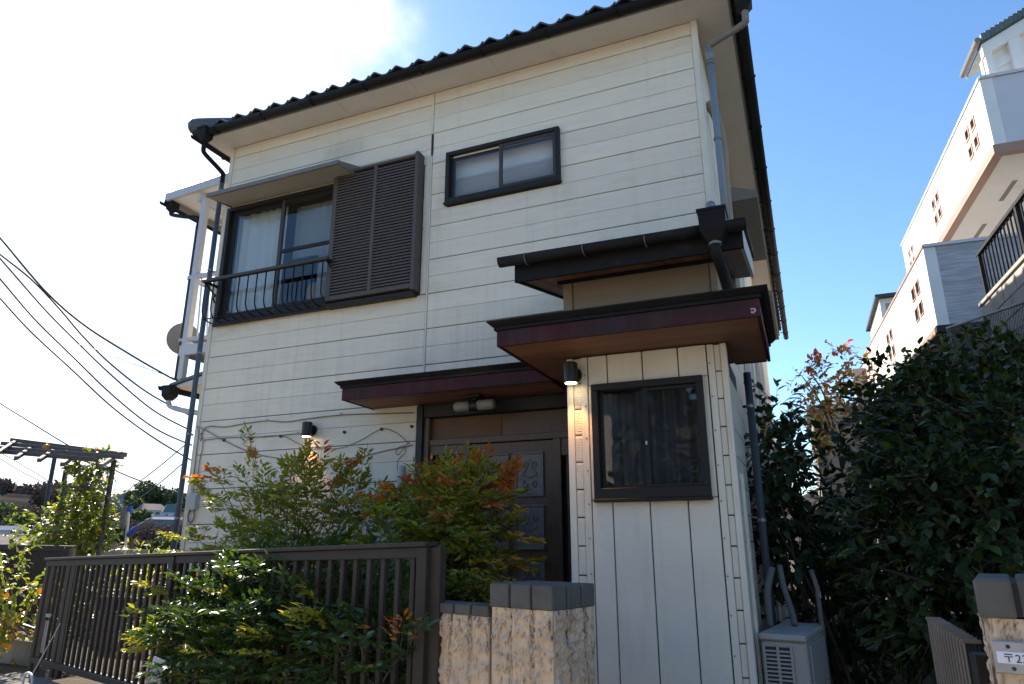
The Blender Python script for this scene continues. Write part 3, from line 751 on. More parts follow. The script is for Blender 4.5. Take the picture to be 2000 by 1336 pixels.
# ---- small sliding window with a blind
w2 = part('window', M['alu'], house, (2.965, -.045, 5.37), (4.175, .05, 5.41), .004)
bars(w2, 'alu', [((2.965, -.045, 4.845), (4.175, .05, 4.885)), ((2.965, -.045, 4.885), (3.005, .05, 5.37)), ((4.135, -.045, 4.885), (4.175, .05, 5.37)), ((2.955, -.055, 4.822), (4.185, -.0, 4.845))], 'frame')
bars(w2, 'alu', [((3.005, .0, 4.885), (3.035, .022, 5.37)), ((3.035, .002, 4.885), (3.57, .02, 4.905)), ((3.035, .002, 5.335), (3.57, .02, 5.37))], 'sash')
bars(w2, 'alupale', [((3.55, -.03, 4.885), (3.585, -.006, 5.37)), ((4.105, -.03, 4.885), (4.135, -.006, 5.37)), ((3.585, -.029, 4.885), (4.105, -.007, 4.92)), ((3.585, -.029, 5.34), (4.105, -.007, 5.37))], 'sash')
part('pane', M['glass2'], w2, (3.035, .009, 4.905), (3.57, .013, 5.335)); part('pane', M['glass2'], w2, (3.585, -.02, 4.92), (4.105, -.016, 5.34))
part('latch', M['white'], w2, (3.592, -.036, 5.00), (3.606, -.03, 5.016), .003)
bsl = MB(); bsl.box((3.02, 0, -.001), (4.12, .028, .001)); bsm = bsl.mesh('blind_slat', M['blind'])
for i in range(11): link('blind_slat', bsm, w2, Matrix.Translation((0, .075, 4.90+i*.027)) @ Matrix.Rotation(R(38), 4, 'X'))
bars(w2, 'curtain', [((3.0, .12, 4.86), (4.15, .125, 5.39))], 'curtain', .002)

# ================================================================== ENTRANCE PORCH (part of the house)
PY, PX0, PX1, SFZ = -1.03, 4.515, 5.57, 2.83
pw = MB(); pw.box((PX0+.02, PY+.03, GZ), (PX1-.02, -.02, SFZ)); porch = None
# open shell: front/right/left walls as slabs so the window can be looked through
pw = MB()
pw.box((PX0+.02, PY+.02, GZ), (4.72, PY+.08, SFZ)); pw.box((5.40, PY+.02, GZ), (PX1-.02, PY+.08, SFZ))
pw.box((4.72, PY+.02, GZ), (5.40, PY+.08, 1.90)); pw.box((4.72, PY+.02, 2.60), (5.40, PY+.08, SFZ))
pw.box((PX1-.08, PY+.08, GZ), (PX1-.016, 0.014, SFZ)); pw.box((PX0+.02, PY+.08, GZ), (PX0+.08, -.03, SFZ))
porch = pw.build('porch_wall', M['gap'], house)
m_ = MB(); m_.box((PX0+.08, -.05, GZ), (PX1-.08, -.03, SFZ)); m_.build('porch_wall', M['room'], house)
# front cladding: four tall panels on a sheet
gx_ = [4.668, 4.806, 5.045, 5.280, 5.462]
def strip(x0, x1, z0, z1, y=PY-.012, mat='panel', nm='wall_panel', ch=.0035):
    if z1-z0 > .02: part(nm, M[mat], porch, (x0, y, z0), (x1, PY+.018, z1), ch)
for i in range(4):
    strip(gx_[i]+.004, gx_[i+1]-.004, GZ, 1.865); strip(gx_[i]+.004, gx_[i+1]-.004, 2.625, SFZ-.003)
strip(4.672, 4.703, 1.869, 2.621); strip(5.424, 5.458, 1.869, 2.621)
# left corner: trim, narrow siding ends with open joints, trim
def endstrips(x0, x1, xa, xb, xc, xd):
    part('corner_trim', M['trim'], porch, (x0, PY-.010, GZ), (xa, PY+.018, SFZ-.003), .004)
    part('corner_trim', M['trim'], porch, (xb, PY-.010, GZ), (x1, PY+.018, SFZ-.003), .004)
    z = SFZ-.003
    while z > GZ+.05:
        zb2 = max(z-ROW, GZ)
        m_ = MB(); m_.bbox((xa+.002, PY+.004, zb2+.004), (xb-.002, PY+.018, z-.004), .002)
        for k in range(9):
            zz = zb2+.012+k*(ROW-.02)/9
            if zz+.008 < z-.004: m_.box((xa+.004, PY+.0015, zz), (xb-.004, PY+.006, zz+.009))
        m_.build('siding_board', M['trim'], porch); z = zb2
endstrips(4.517, 4.664, 4.562, 4.618, 0, 0)
endstrips(5.466, 5.585, 5.508, 5.548, 0, 0)
for x in (4.648, 5.478):
    for k in range(11):
        m_ = MB(); z = .55+k*.215; m_.tube([(x, PY-.013, z), (x, PY-.009, z)], .0055, 8); m_.build('nail_head', M['bracket'], porch)
part('corner_trim', M['trim'], porch, (PX1-.004, PY-.012, GZ), (PX1+.016, PY+.07, SFZ-.003), .004)
for k in range(len(zl)-1):
    if zl[k] > SFZ: continue
    board('r', PY+.075, -.002, zl[k+1]+.003, zl[k]-.003, PX1, porch)
part('conduit', M['trim'], porch, (PX1+.012, PY+.18, GZ), (PX1+.034, PY+.205, 2.02), .005)
# porch window
w3 = part('window', M['alu'], house, (4.698, PY-.055, 2.575), (5.428, PY+.03, 2.622), .004)
bars(w3, 'alu', [((4.698, PY-.055, 1.868), (5.428, PY+.03, 1.935)), ((4.698, PY-.055, 1.935), (4.742, PY+.03, 2.575)), ((5.386, PY-.055, 1.935), (5.428, PY+.03, 2.575)), ((4.694, PY-.066, 1.848), (5.432, PY-.0, 1.868))], 'frame')
bars(w3, 'alu', [((5.035, PY-.034, 1.935), (5.07, PY-.01, 2.575)), ((4.742, PY-.008, 1.935), (4.765, PY+.012, 2.575)), ((4.765, PY-.006, 1.935), (5.04, PY+.01, 1.955)), ((5.07, PY-.032, 1.935), (5.386, PY-.012, 1.955)), ((5.07, PY-.032, 2.55), (5.386, PY-.012, 2.575))], 'sash')
part('pane', M['glass3'], w3, (4.765, PY+.0, 1.955), (5.04, PY+.004, 2.575)); part('pane', M['glass3'], w3, (5.07, PY-.024, 1.955), (5.386, PY-.02, 2.55))
part('latch', M['white'], w3, (5.044, PY-.041, 2.20), (5.056, PY-.034, 2.225), .003)
curtain(4.74, 5.39, 1.92, 2.58, PY+.11, .022, .085, 'curtain2', w3)

# ---- lower L-shaped canopy
def canopy(x0, x1, yf, yb, zs, name, over_l=True):
    c = MB(); c.box((x0+.02, yf+.02, zs+.02), (x1-.02, yb-.004, zs+.125)); can = c.build(name, M['darkmetal'], house)
    part('fascia', M['burgundy'], can, (x0, yf, zs), (x1, yf+.022, zs+.108), .003)
    part('fascia', M['burgundy'], can, (x0, yf+.0225, zs), (x0+.022, yb-.003, zs+.108), .003)
    part('fascia', M['burgundy'], can, (x1-.022, yf+.0225, zs), (x1, yb-.003, zs+.108), .003)
    # folded metal top with a drip edge stepping out
    m_ = MB()
    m_.prism([(x0-.014, yf-.014, zs+.1085), (x1+.014, yf-.014, zs+.1085), (x1+.014, yb-.006, zs+.1085), (x0-.014, yb-.006, zs+.1085)], (0, 0, .022))
    lo = [(x0-.022, yf-.022), (x1+.022, yf-.022), (x1+.022, yb-.006), (x0-.022, yb-.006)]; hi = [(x0-.052, yf-.052), (x1+.052, yf-.052), (x1+.052, yb-.006), (x0-.052, yb-.006)]
    m_.add([(a, b, zs+.131) for a, b in lo]+[(a, b, zs+.158) for a, b in hi]+[(a, b, zs+.166) for a, b in hi], [(3, 2, 1, 0)]+[(i, (i+1) % 4, (i+1) % 4+4, i+4) for i in range(4)]+[(i+4, (i+1) % 4+4, (i+1) % 4+8, i+8) for i in range(4)]+[(8, 9, 10, 11)])
    m_.build('metal_top', M['darkmetal'], can)
    return can
def planks(can, x0, x1, y0, y1, zs, n, slope=0.0, zref=0.0, along='x', mat='wood'):
    for i in range(n):
        if along == 'x':
            a, b = y0+(y1-y0)*i/n+.0022, y0+(y1-y0)*(i+1)/n-.0022
            zz = lambda y: zs+slope*(y-zref)
            m_ = MB(); m_.prism([(x0, a, zz(a)), (x1, a, zz(a)), (x1, b, zz(b)), (x0, b, zz(b))], (0, 0, .012))
        else:
            a, b = x0+(x1-x0)*i/n+.0022, x0+(x1-x0)*(i+1)/n-.0022
            zz = lambda y: zs+slope*(y-zref)
            m_ = MB(); m_.prism([(a, y0, zz(y0)), (b, y0, zz(y0)), (b, y1, zz(y1)), (a, y1, zz(y1))], (0, 0, .012))
        m_.build('soffit_plank', M[mat], can)
C3Y, C2Y = -.50, -1.51
c3 = canopy(2.235, 4.222, C3Y, 0.0, SFZ-.012, 'entrance_canopy')
planks(c3, 2.258, 4.222, C3Y+.024, -.006, SFZ-.006, 4)
c2 = canopy(4.195, 5.83, C2Y, -.40, SFZ, 'entrance_canopy')
planks(c2, 4.222, 5.805, C2Y+.024, -.425, SFZ+.006, 8)
planks(c2, 4.23, 5.50, -.423, -.006, SFZ+.006, 3)
part('fascia', M['burgundy'], c2, (PX1+.02, -.424, SFZ), (5.806, -.403, SFZ+.09), .003)
m_ = MB()
for k in range(7):
    a = random.random()*6.28; m_.tube([(5.79+.012*math.cos(a), C2Y-.002, SFZ+.035+.012*math.sin(a)), (5.79+.014*math.cos(a+1), C2Y-.004, SFZ+.035+.014*math.sin(a+1))], .006, 5)
m_.build('wasp_nest', M['greyplastic'], c2)
# ---- upper porch wall and its lean-to roof with gutter
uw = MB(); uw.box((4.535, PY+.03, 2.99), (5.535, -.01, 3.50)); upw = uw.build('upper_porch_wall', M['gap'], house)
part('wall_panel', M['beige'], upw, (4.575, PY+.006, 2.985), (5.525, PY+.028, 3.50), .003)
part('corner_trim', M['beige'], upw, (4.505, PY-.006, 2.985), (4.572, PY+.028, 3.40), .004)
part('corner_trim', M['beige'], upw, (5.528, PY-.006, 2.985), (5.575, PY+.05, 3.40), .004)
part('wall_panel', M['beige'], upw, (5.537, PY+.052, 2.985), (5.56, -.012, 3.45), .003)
part('top_batten', M['darkmetal'], upw, (4.47, PY-.035, 3.385), (5.60, PY-.008, 3.412), .003)
SL = .216; RX0, RX1, RYF, RZF = 4.25, 5.77, -1.33, 3.338
def rzz(y): return RZF+SL*(y-RYF)
lr = MB(); lr.prism([(RX0-.02, RYF-.04, rzz(RYF-.04)+.165), (RX1+.02, RYF-.04, rzz(RYF-.04)+.165), (RX1+.02, -.004, rzz(-.004)+.165), (RX0-.02, -.004, rzz(-.004)+.165)], (0, 0, .022))
lean = lr.build('lean_to_roof', M['darkmetal'], house)
m_ = MB(); m_.prism([(RX0, RYF, rzz(RYF)), (RX1, RYF, rzz(RYF)), (RX1, RYF, rzz(RYF)+.162), (RX0, RYF, rzz(RYF)+.162)], (0, .024, 0)); m_.build('fascia', M['darkmetal'], lean)
for xx, mt_ in ((RX0, 'darkmetal'), (RX1-.022, 'greyplastic')):
    m_ = MB(); m_.prism([(xx, RYF+.025, rzz(RYF+.025)), (xx, -.004, rzz(-.004)), (xx, -.004, rzz(-.004)+.162), (xx, RYF+.025, rzz(RYF+.025)+.162)], (.022, 0, 0)); m_.build('bargeboard', M[mt_], lean)
planks(lean, RX0+.023, RX1-.023, RYF+.026, -.006, RZF+.012, 12, SL, RYF, 'y')
gg = gutter((4.16, RYF-.06, 3.485), (5.80, RYF-.06, 3.468), .045, 4, lean, True, 'darkmetal')
hp = hopper((5.61, RYF-.08, 3.46), .165, .20, lean, 'gutter')
m_ = MB(); m_.tube([(5.61, RYF-.07, 3.55), (5.605, RYF-.06, 3.60)], [.045, .04], 12); m_.tube([(5.605, RYF-.06, 3.60), (5.60, RYF-.05, 3.64)], [.036, .03], 12); m_.build('pipe_socket', M['bracket'], lean, True)
dp = downpipe([(5.61, RYF-.08, 3.36), (5.612, RYF-.078, 3.30), (5.64, RYF+.05, 3.16), (5.66, RYF+.10, 3.02)], .034, 'darkmetal', house, rad=4)
m_ = MB(); m_.tube([(5.61, RYF-.08, 3.372), (5.61, RYF-.08, 3.342)], .040, 12); m_.build('pipe_collar', M['bracket'], dp, True)
# ---- pipe and small fittings on the right side wall
dp = downpipe([(5.655, -.25, 2.80), (5.655, -.25, GZ)], .027, 'pipedark', house, rad=0)
for z in (2.55, 1.75): clip((5.655, -.25, z), .027, dp, (-1, 0, 0))

# ---- front door in its recess
dr = MB(); dr.box((2.80, .10, GZ), (4.50, .13, 2.80)); door = dr.build('front_door', M['doorblack'], house)
part('frame', M['doorblack'], door, (2.735, -.035, GZ), (2.80, .10, 2.815), .004)
part('frame', M['doorblack'], door, (2.80, -.02, 2.70), (4.52, .10, 2.815), .004)
part('frame', M['doorbrown'], door, (2.80, .0, GZ), (2.85, .10, 2.70), .004)
part('frame', M['doorbrown'], door, (2.85, .015, 2.445), (4.52, .10, 2.50), .004)
part('transom_board', M['ply'], door, (2.85, .06, 2.50), (3.55, .08, 2.70), .003); part('transom_board', M['doorbrown'], door, (3.553, .06, 2.50), (4.50, .08, 2.70), .003)
part('frame', M['doorbrown'], door, (3.20, .01, GZ), (3.262, .10, 2.445), .004); part('frame', M['doorbrown'], door, (4.04, .01, GZ), (4.11, .10, 2.445), .004)
# sidelight with lattice
part('pane', M['glass2'], door, (2.85, .07, .6), (3.20, .075, 2.36)); part('frame', M['doorbrown'], door, (2.85, .03, 2.36), (3.20, .09, 2.445), .004)
for i in range(5): part('lattice_bar', M['doorbrown'], door, (2.91+i*.058, .04, .6), (2.922+i*.058, .06, 2.36), .002)
for i in range(4): part('lattice_bar', M['doorbrown'], door, (2.852, .042, 2.26-i*.32), (3.198, .058, 2.28-i*.32), .002)
leaf_ = part('door_leaf', M['doorbrown'], door, (3.264, .04, GZ+.03), (4.038, .085, 2.44), .004)
def carved(x0, x1, z0, z1):
    m_ = MB(); t_ = .018
    m_.bbox((x0+.004, .032, z0+.004), (x1-.004, .041, z1-.004), .003)
    for a, b in (((x0, .02, z0), (x1, .042, z0+t_)), ((x0, .02, z1-t_), (x1, .042, z1)), ((x0, .02, z0+t_), (x0+t_, .042, z1-t_)), ((x1-t_, .02, z0+t_), (x1, .042, z1-t_))): m_.bbox(a, b, .004)
    cx_, cz_ = (x0+x1)/2, (z0+z1)/2; ww, hh = (x1-x0)/2-.04, (z1-z0)/2-.04
    for sx in (-1, 1):
        for sz in (-1, 1):
            pts = []
            for k in range(22):
                th = k/21*2.3*math.pi; rr = .58*(1-k/26)
                pts.append((cx_+sx*(ww*.48-rr*ww*.5*math.cos(th)), .029, cz_+sz*(hh*.50+rr*hh*.42*math.sin(th))))
            m_.tube(pts, [.009-.004*k/21 for k in range(22)], 5)
        m_.tube(smoothpath([(cx_, .03, cz_-hh*.2), (cx_+sx*ww*.7, .029, cz_), (cx_+sx*ww*.25, .03, cz_+hh*.35), (cx_, .03, cz_+hh*.9)], 5), .007, 5)
    m_.build('carved_panel', M['doorcarve'], door)
for x0_, x1_ in ((3.375, 3.635), (3.69, 3.95)):
    for z1_, h_ in ((2.345, .375), (1.905, .36), (1.485, .36), (1.06, .36)): carved(x0_, x1_, z1_-h_, z1_)
for k in range(3):
    part('lattice_bar', M['ply'], door, (4.15+k*.035, .03, 1.25), (4.167+k*.035, .05, 2.30), .003)
    part('lattice_bar', M['ply'], door, (4.15+k*.035, .03, .55), (4.167+k*.035, .05, 1.14), .003)
part('frame', M['doorbrown'], door, (4.11, .02, 1.14), (4.50, .09, 1.25), .004); part('frame', M['doorbrown'], door, (4.11, .02, 2.30), (4.50, .09, 2.445), .004)
m_ = MB(); m_.tube(smoothpath([(3.31, .04, 1.55), (3.31, -.02, 1.52), (3.31, -.02, 1.32), (3.31, .04, 1.29)], 4), .013, 8); m_.build('handle', M['bracket'], door, True)

# ---- side wall hoods (right)
def hood(ya, yb, z, pr=.33):
    m_ = MB(); x = HW+.002
    m_.prism([(x, ya, z), (x+pr, ya, z), (x+pr, ya, z+.09), (x, ya, z+.20)], (0, yb-ya, 0)); hd = m_.build('window_hood', M['awning'], house)
    part('hood_lining', M['awning'], hd, (x+.02, ya+.02, z-.006), (x+pr-.02, yb-.02, z), .002)
hood(1.95, 3.85, 5.30); hood(5.4, 8.0, 5.30); hood(7.6, 9.6, 3.05, .55)
m_ = MB(); m_.tube(smoothpath([(5.52, .35, 5.55), (5.58, .5, 5.42), (5.60, .62, 5.2), (5.585, .66, 4.8), (5.58, .66, 3.6)], 5), .04, 10); m_.build('pipe_lagging', M['beige'], house, True)
part('junction_box', M['orange'], house, (5.515, 3.2, 2.75), (5.62, 3.45, 3.05), .01)
m_ = MB(); m_.tube([(5.50, 4.2, 3.08), (5.68, 4.2, 3.05)], .075, 14); m_.build('vent_cowl', M['greyplastic'], house, True)
for yy in (2.2, 2.9, 4.8, 6.2): part('corner_trim', M['trim'], house, (5.502, yy, GZ), (5.56, yy+.12, 5.2), .006)
# ---- left side: small lower roof and its hopper
m_ = MB(); m_.prism([(-.02, .42, 3.62), (-1.00, .42, 3.42), (-1.00, .42, 3.455), (-.02, .42, 3.655)], (0, 3.4, 0)); lroof = m_.build('lower_roof', M['tile'], house)
m_ = MB(); m_.prism([(-.02, .44, 3.43), (-.93, .44, 3.405), (-.93, .44, 3.425), (-.02, .44, 3.60)], (0, 3.3, 0)); m_.build('soffit', M['soffit'], lroof)
gutter((-1.06, 3.8, 3.415), (-1.06, .36, 3.415), .05, 4, lroof, False, inward=(1, 0, 0)); hopper((-.965, .42, 3.33), .14, .17, lroof)
downpipe([(-.965, .42, 3.26), (-.965, .42, 3.21), (-.90, .42, 3.16), (-.60, .35, 3.08), (-.10, .2, 2.98)], .03, 'greyplastic', lroof, rad=4)

# ================================================================== BALCONY on the left side
BY = .45
bal = thing('side_balcony', 'white metal balcony with lean-to roof on the left side of the house', 'balcony', (-.6, 1.6, 3.6))
def bp(px, py, y=BY): return at_y(px, py, y)
def bbar(name, a, b, wx, wz, mat='white', up=(0, 0, 1), ch=.003, par=bal):
    m_ = MB(); m_.bar(a, b, wx, wz, up, ch); return m_.build(name, M[mat], par)
for yy in (BY, 3.3):
    bbar('post', (-.845, yy, 3.50), (-.845, yy, 5.92), .075, .075, up=(0, 1, 0))
m_ = MB(); m_.prism([(-1.50, BY-.06, 5.93), (-.02, BY-.06, 6.06), (-.02, BY-.06, 6.10), (-1.50, BY-.06, 5.985)], (0, 3.2, 0))
m_ = MB(); m_.bar((-1.52, BY-.05, 6.055), (-.32, BY-.05, 6.13), .05, .11, ch=.004); m_.build('roof_edge', M['white'], bal)
m_ = MB(); m_.prism([(-1.50, BY-.02, 6.05), (-.32, BY-.02, 6.115), (-.32, BY-.02, 6.12), (-1.50, BY-.02, 6.055)], (0, 3.2, 0)); m_.build('roof_sheet', M['curtain'], bal)
for yy in (BY+.75, BY+1.55, BY+2.4): bbar('rafter', (-1.48, yy, 6.01), (-.34, yy, 6.075), .04, .06)
bbar('beam', (-.955, BY-.02, 5.955), (-.955, 3.4, 5.955), .06, .10)
bbar('beam', (-1.46, BY-.02, 5.99), (-1.46, 3.6, 5.99), .05, .07, 'fascia')
gutter((-1.555, 3.6, 6.0), (-1.555, BY-.08, 6.0), .05, 3, bal, False, inward=(1, 0, 0))
hopper((-1.47, BY+.02, 5.93), .12, .13, bal, 'gutter')
downpipe([(-1.47, BY+.02, 5.87), (-1.45, BY+.01, 5.82), (-1.15, BY-.01, 5.72), (-.935, BY-.01, 5.66), (-.928, BY, 5.5)], .025, 'gutter', bal, rad=4)
downpipe([(-.928, BY, 5.55), (-.928, BY, 3.5)], .026, 'alupale', bal, rad=0)
bbar('handrail', (-.955, BY, 4.83), (-.06, BY, 4.83), .06, .05)
bbar('handrail', (-.955, BY, 4.83), (-.955, 3.3, 4.83), .06, .05)
for k in range(3): bbar('baluster', (-.84+k*.16, BY, 4.02), (-.84+k*.11, BY, 4.81), .018, .018, up=(0, 1, 0), ch=.002)
for k in range(20): bbar('baluster', (-.955, BY+.15+k*.135, 4.02), (-.955, BY+.15+k*.135, 4.81), .018, .018, up=(0, 1, 0), ch=.002)
bbar('lower_rail', (-.955, BY, 4.0), (-.06, BY, 4.0), .05, .04); bbar('lower_rail', (-.955, BY, 4.0), (-.955, 3.3, 4.0), .05, .04)
bbar('floor_edge', (-.915, BY-.01, 3.86), (-.06, BY-.01, 3.86), .05, .13)
m_ = MB(); m_.box((-.93, BY+.02, 3.80), (-.05, 3.3, 3.84)); m_.build('floor', M['fascia'], bal)
# satellite dish on the balcony
dish = thing('satellite_dish', 'grey satellite dish fixed to the white balcony post', 'satellite dish', tuple(at_y(362, 664, .95)))
dc = at_y(358, 664, .95); m_ = MB(); n1, n2 = 6, 24; vs = [(0, 0, 0)]
for i in range(1, n1+1):
    for k in range(n2):
        rr = i/n1; vs.append((.205*rr*math.cos(k*2*math.pi/n2), -.05*rr*rr, .225*rr*math.sin(k*2*math.pi/n2)))
fs = [(0, 1+(k+1) % n2, 1+k) for k in range(n2)]
for i in range(n1-1):
    for k in range(n2): fs.append((1+i*n2+k, 1+i*n2+(k+1) % n2, 1+(i+1)*n2+(k+1) % n2, 1+(i+1)*n2+k))
mt_ = Matrix.Translation(dc) @ Matrix.Rotation(R(-128), 4, 'Z') @ Matrix.Rotation(R(-33), 4, 'X')
m_.add([mt_ @ Vector(v) for v in vs], fs)
back = [mt_ @ (Vector(v)+Vector((0, .012, 0))) for v in vs]; m_.add(back, [tuple(reversed(f)) for f in fs])
m_.build('reflector', M['dishgrey'], dish, True)
m_ = MB(); m_.tube([mt_ @ Vector((0, .05, -.22)), mt_ @ Vector((0, -.20, -.16))], .008, 6); m_.build('arm', M['greyplastic'], dish)
m_ = MB(); m_.tube([mt_ @ Vector((0, -.22, -.155)), mt_ @ Vector((0, -.17, -.14))], .018, 10); m_.build('receiver', M['greyplastic'], dish)
m_ = MB(); m_.tube([mt_ @ Vector((0, .02, 0)), mt_ @ Vector((.02, .16, 0)), (-.845, 1.10, dc.z)], .02, 8); m_.build('mount', M['bracket'], dish)

# ================================================================== LAMPS, BOXES AND CABLES ON THE FRONT
M['bulb'] = emitmat('warm_lamp_lens', (1.0, .78, .45), 9.0)
def wall_lamp(px, py, c, out_, label, energy):
    """short black cylinder downlight standing off the wall"""
    t = thing('wall_lamp', label, 'wall lamp', tuple(c), 'small black downlights on the house')
    c = Vector(c); o_ = Vector(out_)
    m_ = MB(); m_.tube([c+o_*.085+Vector((0, 0, .070)), c+o_*.085+Vector((0, 0, .064)), c+o_*.085+Vector((0, 0, -.064)), c+o_*.085+Vector((0, 0, -.070))], [.043, .049, .049, .046], 20); m_.build('shade', M['black'], t, False)
    m_ = MB(); m_.tube([c, c+o_*.015], [.055, .05], 20); m_.bar(c+o_*.012, c+o_*.06, .03, .05); m_.build('wall_mount', M['black'], t)
    m_ = MB(); q = c+o_*.085; m_.tube([q+Vector((0, 0, -.0725)), q+Vector((0, 0, -.0706))], .040, 18); m_.build('lens', M['bulb'], t)
    ld = bpy.data.lights.new('lamp_light', 'SPOT'); ld.energy = energy; ld.color = (1, .46, .16); ld.spot_size = R(75); ld.spot_blend = .6; ld.shadow_soft_size = .02
    lo = bpy.data.objects.new('lamp_light', ld); COL.objects.link(lo); lo.location = q+Vector((0, 0, -.080)); lo.rotation_euler = (0, 0, 0)
    lo.parent = t; lo.matrix_parent_inverse = INV[t.name]
    return t
wall_lamp(610, 842, (1.545, -.004, 2.665), (0, -1, 0), 'lit black downlight on the cream siding above the nandina', 6.0)
wall_lamp(1117, 735, (4.575, PY-.012, 2.705), (0, -1, 0), 'lit black downlight under the brown canopy beside the porch window', 8.0)
pl = thing('porch_light', 'unlit twin tube lamp under the entrance canopy', 'ceiling lamp', (3.43, -.25, 2.81))
m_ = MB(); m_.bbox((3.36, -.30, 2.785), (3.50, -.20, 2.817), .006); m_.tube([(3.43, -.25, 2.79), (3.43, -.25, 2.74)], .022, 10); m_.tube([(3.395, -.25, 2.725), (3.465, -.25, 2.725)], .050, 16); m_.build('mount', M['black'], pl)
for x0_, x1_ in ((3.24, 3.394), (3.466, 3.62)):
    s_ = 1 if x1_ > 3.43 else -1; xa, xb = (x0_, x1_) if s_ > 0 else (x1_, x0_)
    m_ = MB(); m_.tube([(xa, -.25, 2.725), (xb-.02*s_, -.25, 2.725), (xb-.006*s_, -.25, 2.725), (xb, -.25, 2.725)], [.045, .045, .038, .018], 16); m_.build('lamp_shade', M['oldshade'], pl, True)
mb_ = thing('service_box', 'pale grey cable box at the left corner of the siding', 'box', (.11, -.03, 2.0))
m_ = MB(); m_.prism([(.05, -.002, 1.93), (.05, -.055, 1.93), (.05, -.06, 2.05), (.05, -.03, 2.10), (.05, -.002, 2.11)], (.12, 0, 0)); m_.build('cover', M['greyplastic'], mb_)
m_ = MB(); m_.tube(smoothpath([(.08, -.02, 1.93), (.06, -.02, 1.86), (.10, -.02, 1.80), (.14, -.02, 1.85), (.13, -.02, 1.93)], 5), .008, 6); m_.build('cable_loop', M['cable'], mb_, True)
cy = thing('antenna_cylinder', 'upright grey cylinder on the siding left of the front door', 'antenna', (2.62, -.05, 2.1))
m_ = MB(); m_.tube([(2.62, -.06, 2.08), (2.62, -.06, 2.10), (2.62, -.06, 2.255), (2.62, -.06, 2.268)], [.036, .038, .038, .03], 16); m_.build('body', M['greyplastic'], cy, True)
m_ = MB(); m_.bar((2.62, -.05, 2.085), (2.62, -.002, 2.085), .04, .03); m_.tube([(2.62, -.06, 2.08), (2.62, -.06, 1.9)], .018, 8); m_.build('bracket', M['black'], cy)
def wcable(name, label, pts, r=.006, y=-.012):
    P = [at_y(a, b, y) for a, b in pts]
    m_ = MB(); m_.tube(smoothpath(P, 5), r*.75, 6); o_ = m_.build(name, M['cable'], None, True)
    return tag(o_, label, 'cable', 'cables along the cream siding')
wcable('wall_cable', 'upper cable running along the siding to the entrance canopy', [(392, 862), (396, 842), (408, 833), (440, 834), (480, 827), (520, 822), (560, 824), (600, 818), (660, 811), (700, 809), (740, 808), (808, 806)], .0075)
wcable('wall_cable', 'cable clipped along the siding from the corner to the black downlight', [(396, 860), (430, 856), (470, 854), (520, 853), (560, 849), (595, 846)], .0065)
wcable('wall_cable', 'slack cable sagging from the corner across the siding above the nandina', [(384, 832), (410, 845), (440, 862), (490, 884), (530, 893), (575, 898), (640, 898), (700, 893), (745, 882), (790, 873), (806, 869)], .006)
wcable('wall_cable', 'cable hung in two shallow loops between the downlight and the door', [(474, 868), (490, 856), (548, 851), (580, 865), (610, 874), (660, 876), (700, 862), (745, 838), (775, 846), (797, 866)], .005)
wcable('wall_cable', 'thin looped cable dropping to the grey cylinder by the door', [(800, 866), (790, 870), (778, 874), (773, 884), (778, 888), (788, 876), (792, 874), (790, 885), (778, 898), (776, 915), (782, 935)], .005)
wcable('wall_cable', 'cable dropping down the corner to the cable box, left of its pair', [(386, 834), (388, 850), (384, 880), (380, 920), (377, 962)], .006)
wcable('wall_cable', 'cable dropping down the corner to the cable box, right of its pair', [(392, 846), (396, 870), (390, 900), (386, 935), (384, 962)], .006)
M['clipm'] = M['white']
CLIPS = [((520, 820), 'white clip on the upper cable, left of the black downlight'), ((396, 861), 'white clip at the house corner end of the downlight cable'), ((477, 854), 'white clip midway along the downlight cable'), ((580, 846), 'white clip on the cable just left of the black downlight'), ((665, 808), 'white clip on the upper cable near the entrance canopy')]
for (px, py), lab in CLIPS:
    p = at_y(px, py, -.012); m_ = MB(); m_.tube([p+Vector((0, .012, 0)), p+Vector((0, -.006, 0))], [.013, .010], 8)
    tag(m_.build('cable_clip', M['white']), lab, 'clip', 'white cable clips')
HOOKS = [((437, 860), 'dark hook nearest the house corner, under the downlight cable'), ((490, 857), 'dark hook holding the left end of the cable loops'), ((548, 852), 'dark hook between the two cable loops left of the downlight'), ((672, 844), 'bare dark hook right of the black downlight'), ((745, 838), 'dark hook at the peak of the cable left of the door'), ((804, 833), 'dark hook under the canopy beside the door frame')]
for (px, py), lab in HOOKS:
    p = at_y(px, py, -.010); m_ = MB(); m_.tube([p+Vector((0, .012, 0)), p+Vector((0, -.010, 0))], [.016, .013], 8)
    tag(m_.build('wall_hook', M['black']), lab, 'hook', 'dark hooks on the siding')

# ================================================================== FRONT FENCE, LOW WALL, PILLARS, GATE
ang = R(-17.446)
FD = Vector((math.cos(ang), math.sin(ang), 0)); FN = Vector((-math.sin(ang), math.cos(ang), 0))
PC = Vector((4.898, -2.478, 0))             # right front corner of the left pillar
def onf(s, d, z): q = PC+FD*s+FN*d; return Vector((q.x, q.y, z))
FM = Matrix((FD, FN, Vector((0, 0, 1)))).transposed().to_4x4(); FM.translation = PC
fence = thing('bronze_fence', 'long bronze aluminium fence with flat top rail in front of the nandinas', 'fence', tuple(onf(-3.4, 0, .45)))
LS0, LS1 = -6.28, -.79
def ztop(s): return 1.462+(s-LS0)/(LS1-LS0)*.145
def zbot(s): return .535+(s-LS0)/(LS1-LS0)*.06
def fbar(name, a, b, wx, wz, up=(0, 0, 1), ch=.004, mat='bronze', par=fence):
    m_ = MB(); m_.bar(a, b, wx, wz, up, ch); return m_.build(name, M[mat], par)
fbar('top_rail', onf(LS0-.02, .0, ztop(LS0)-.012), onf(LS1+.03, .0, ztop(LS1)-.012), .095, .024)
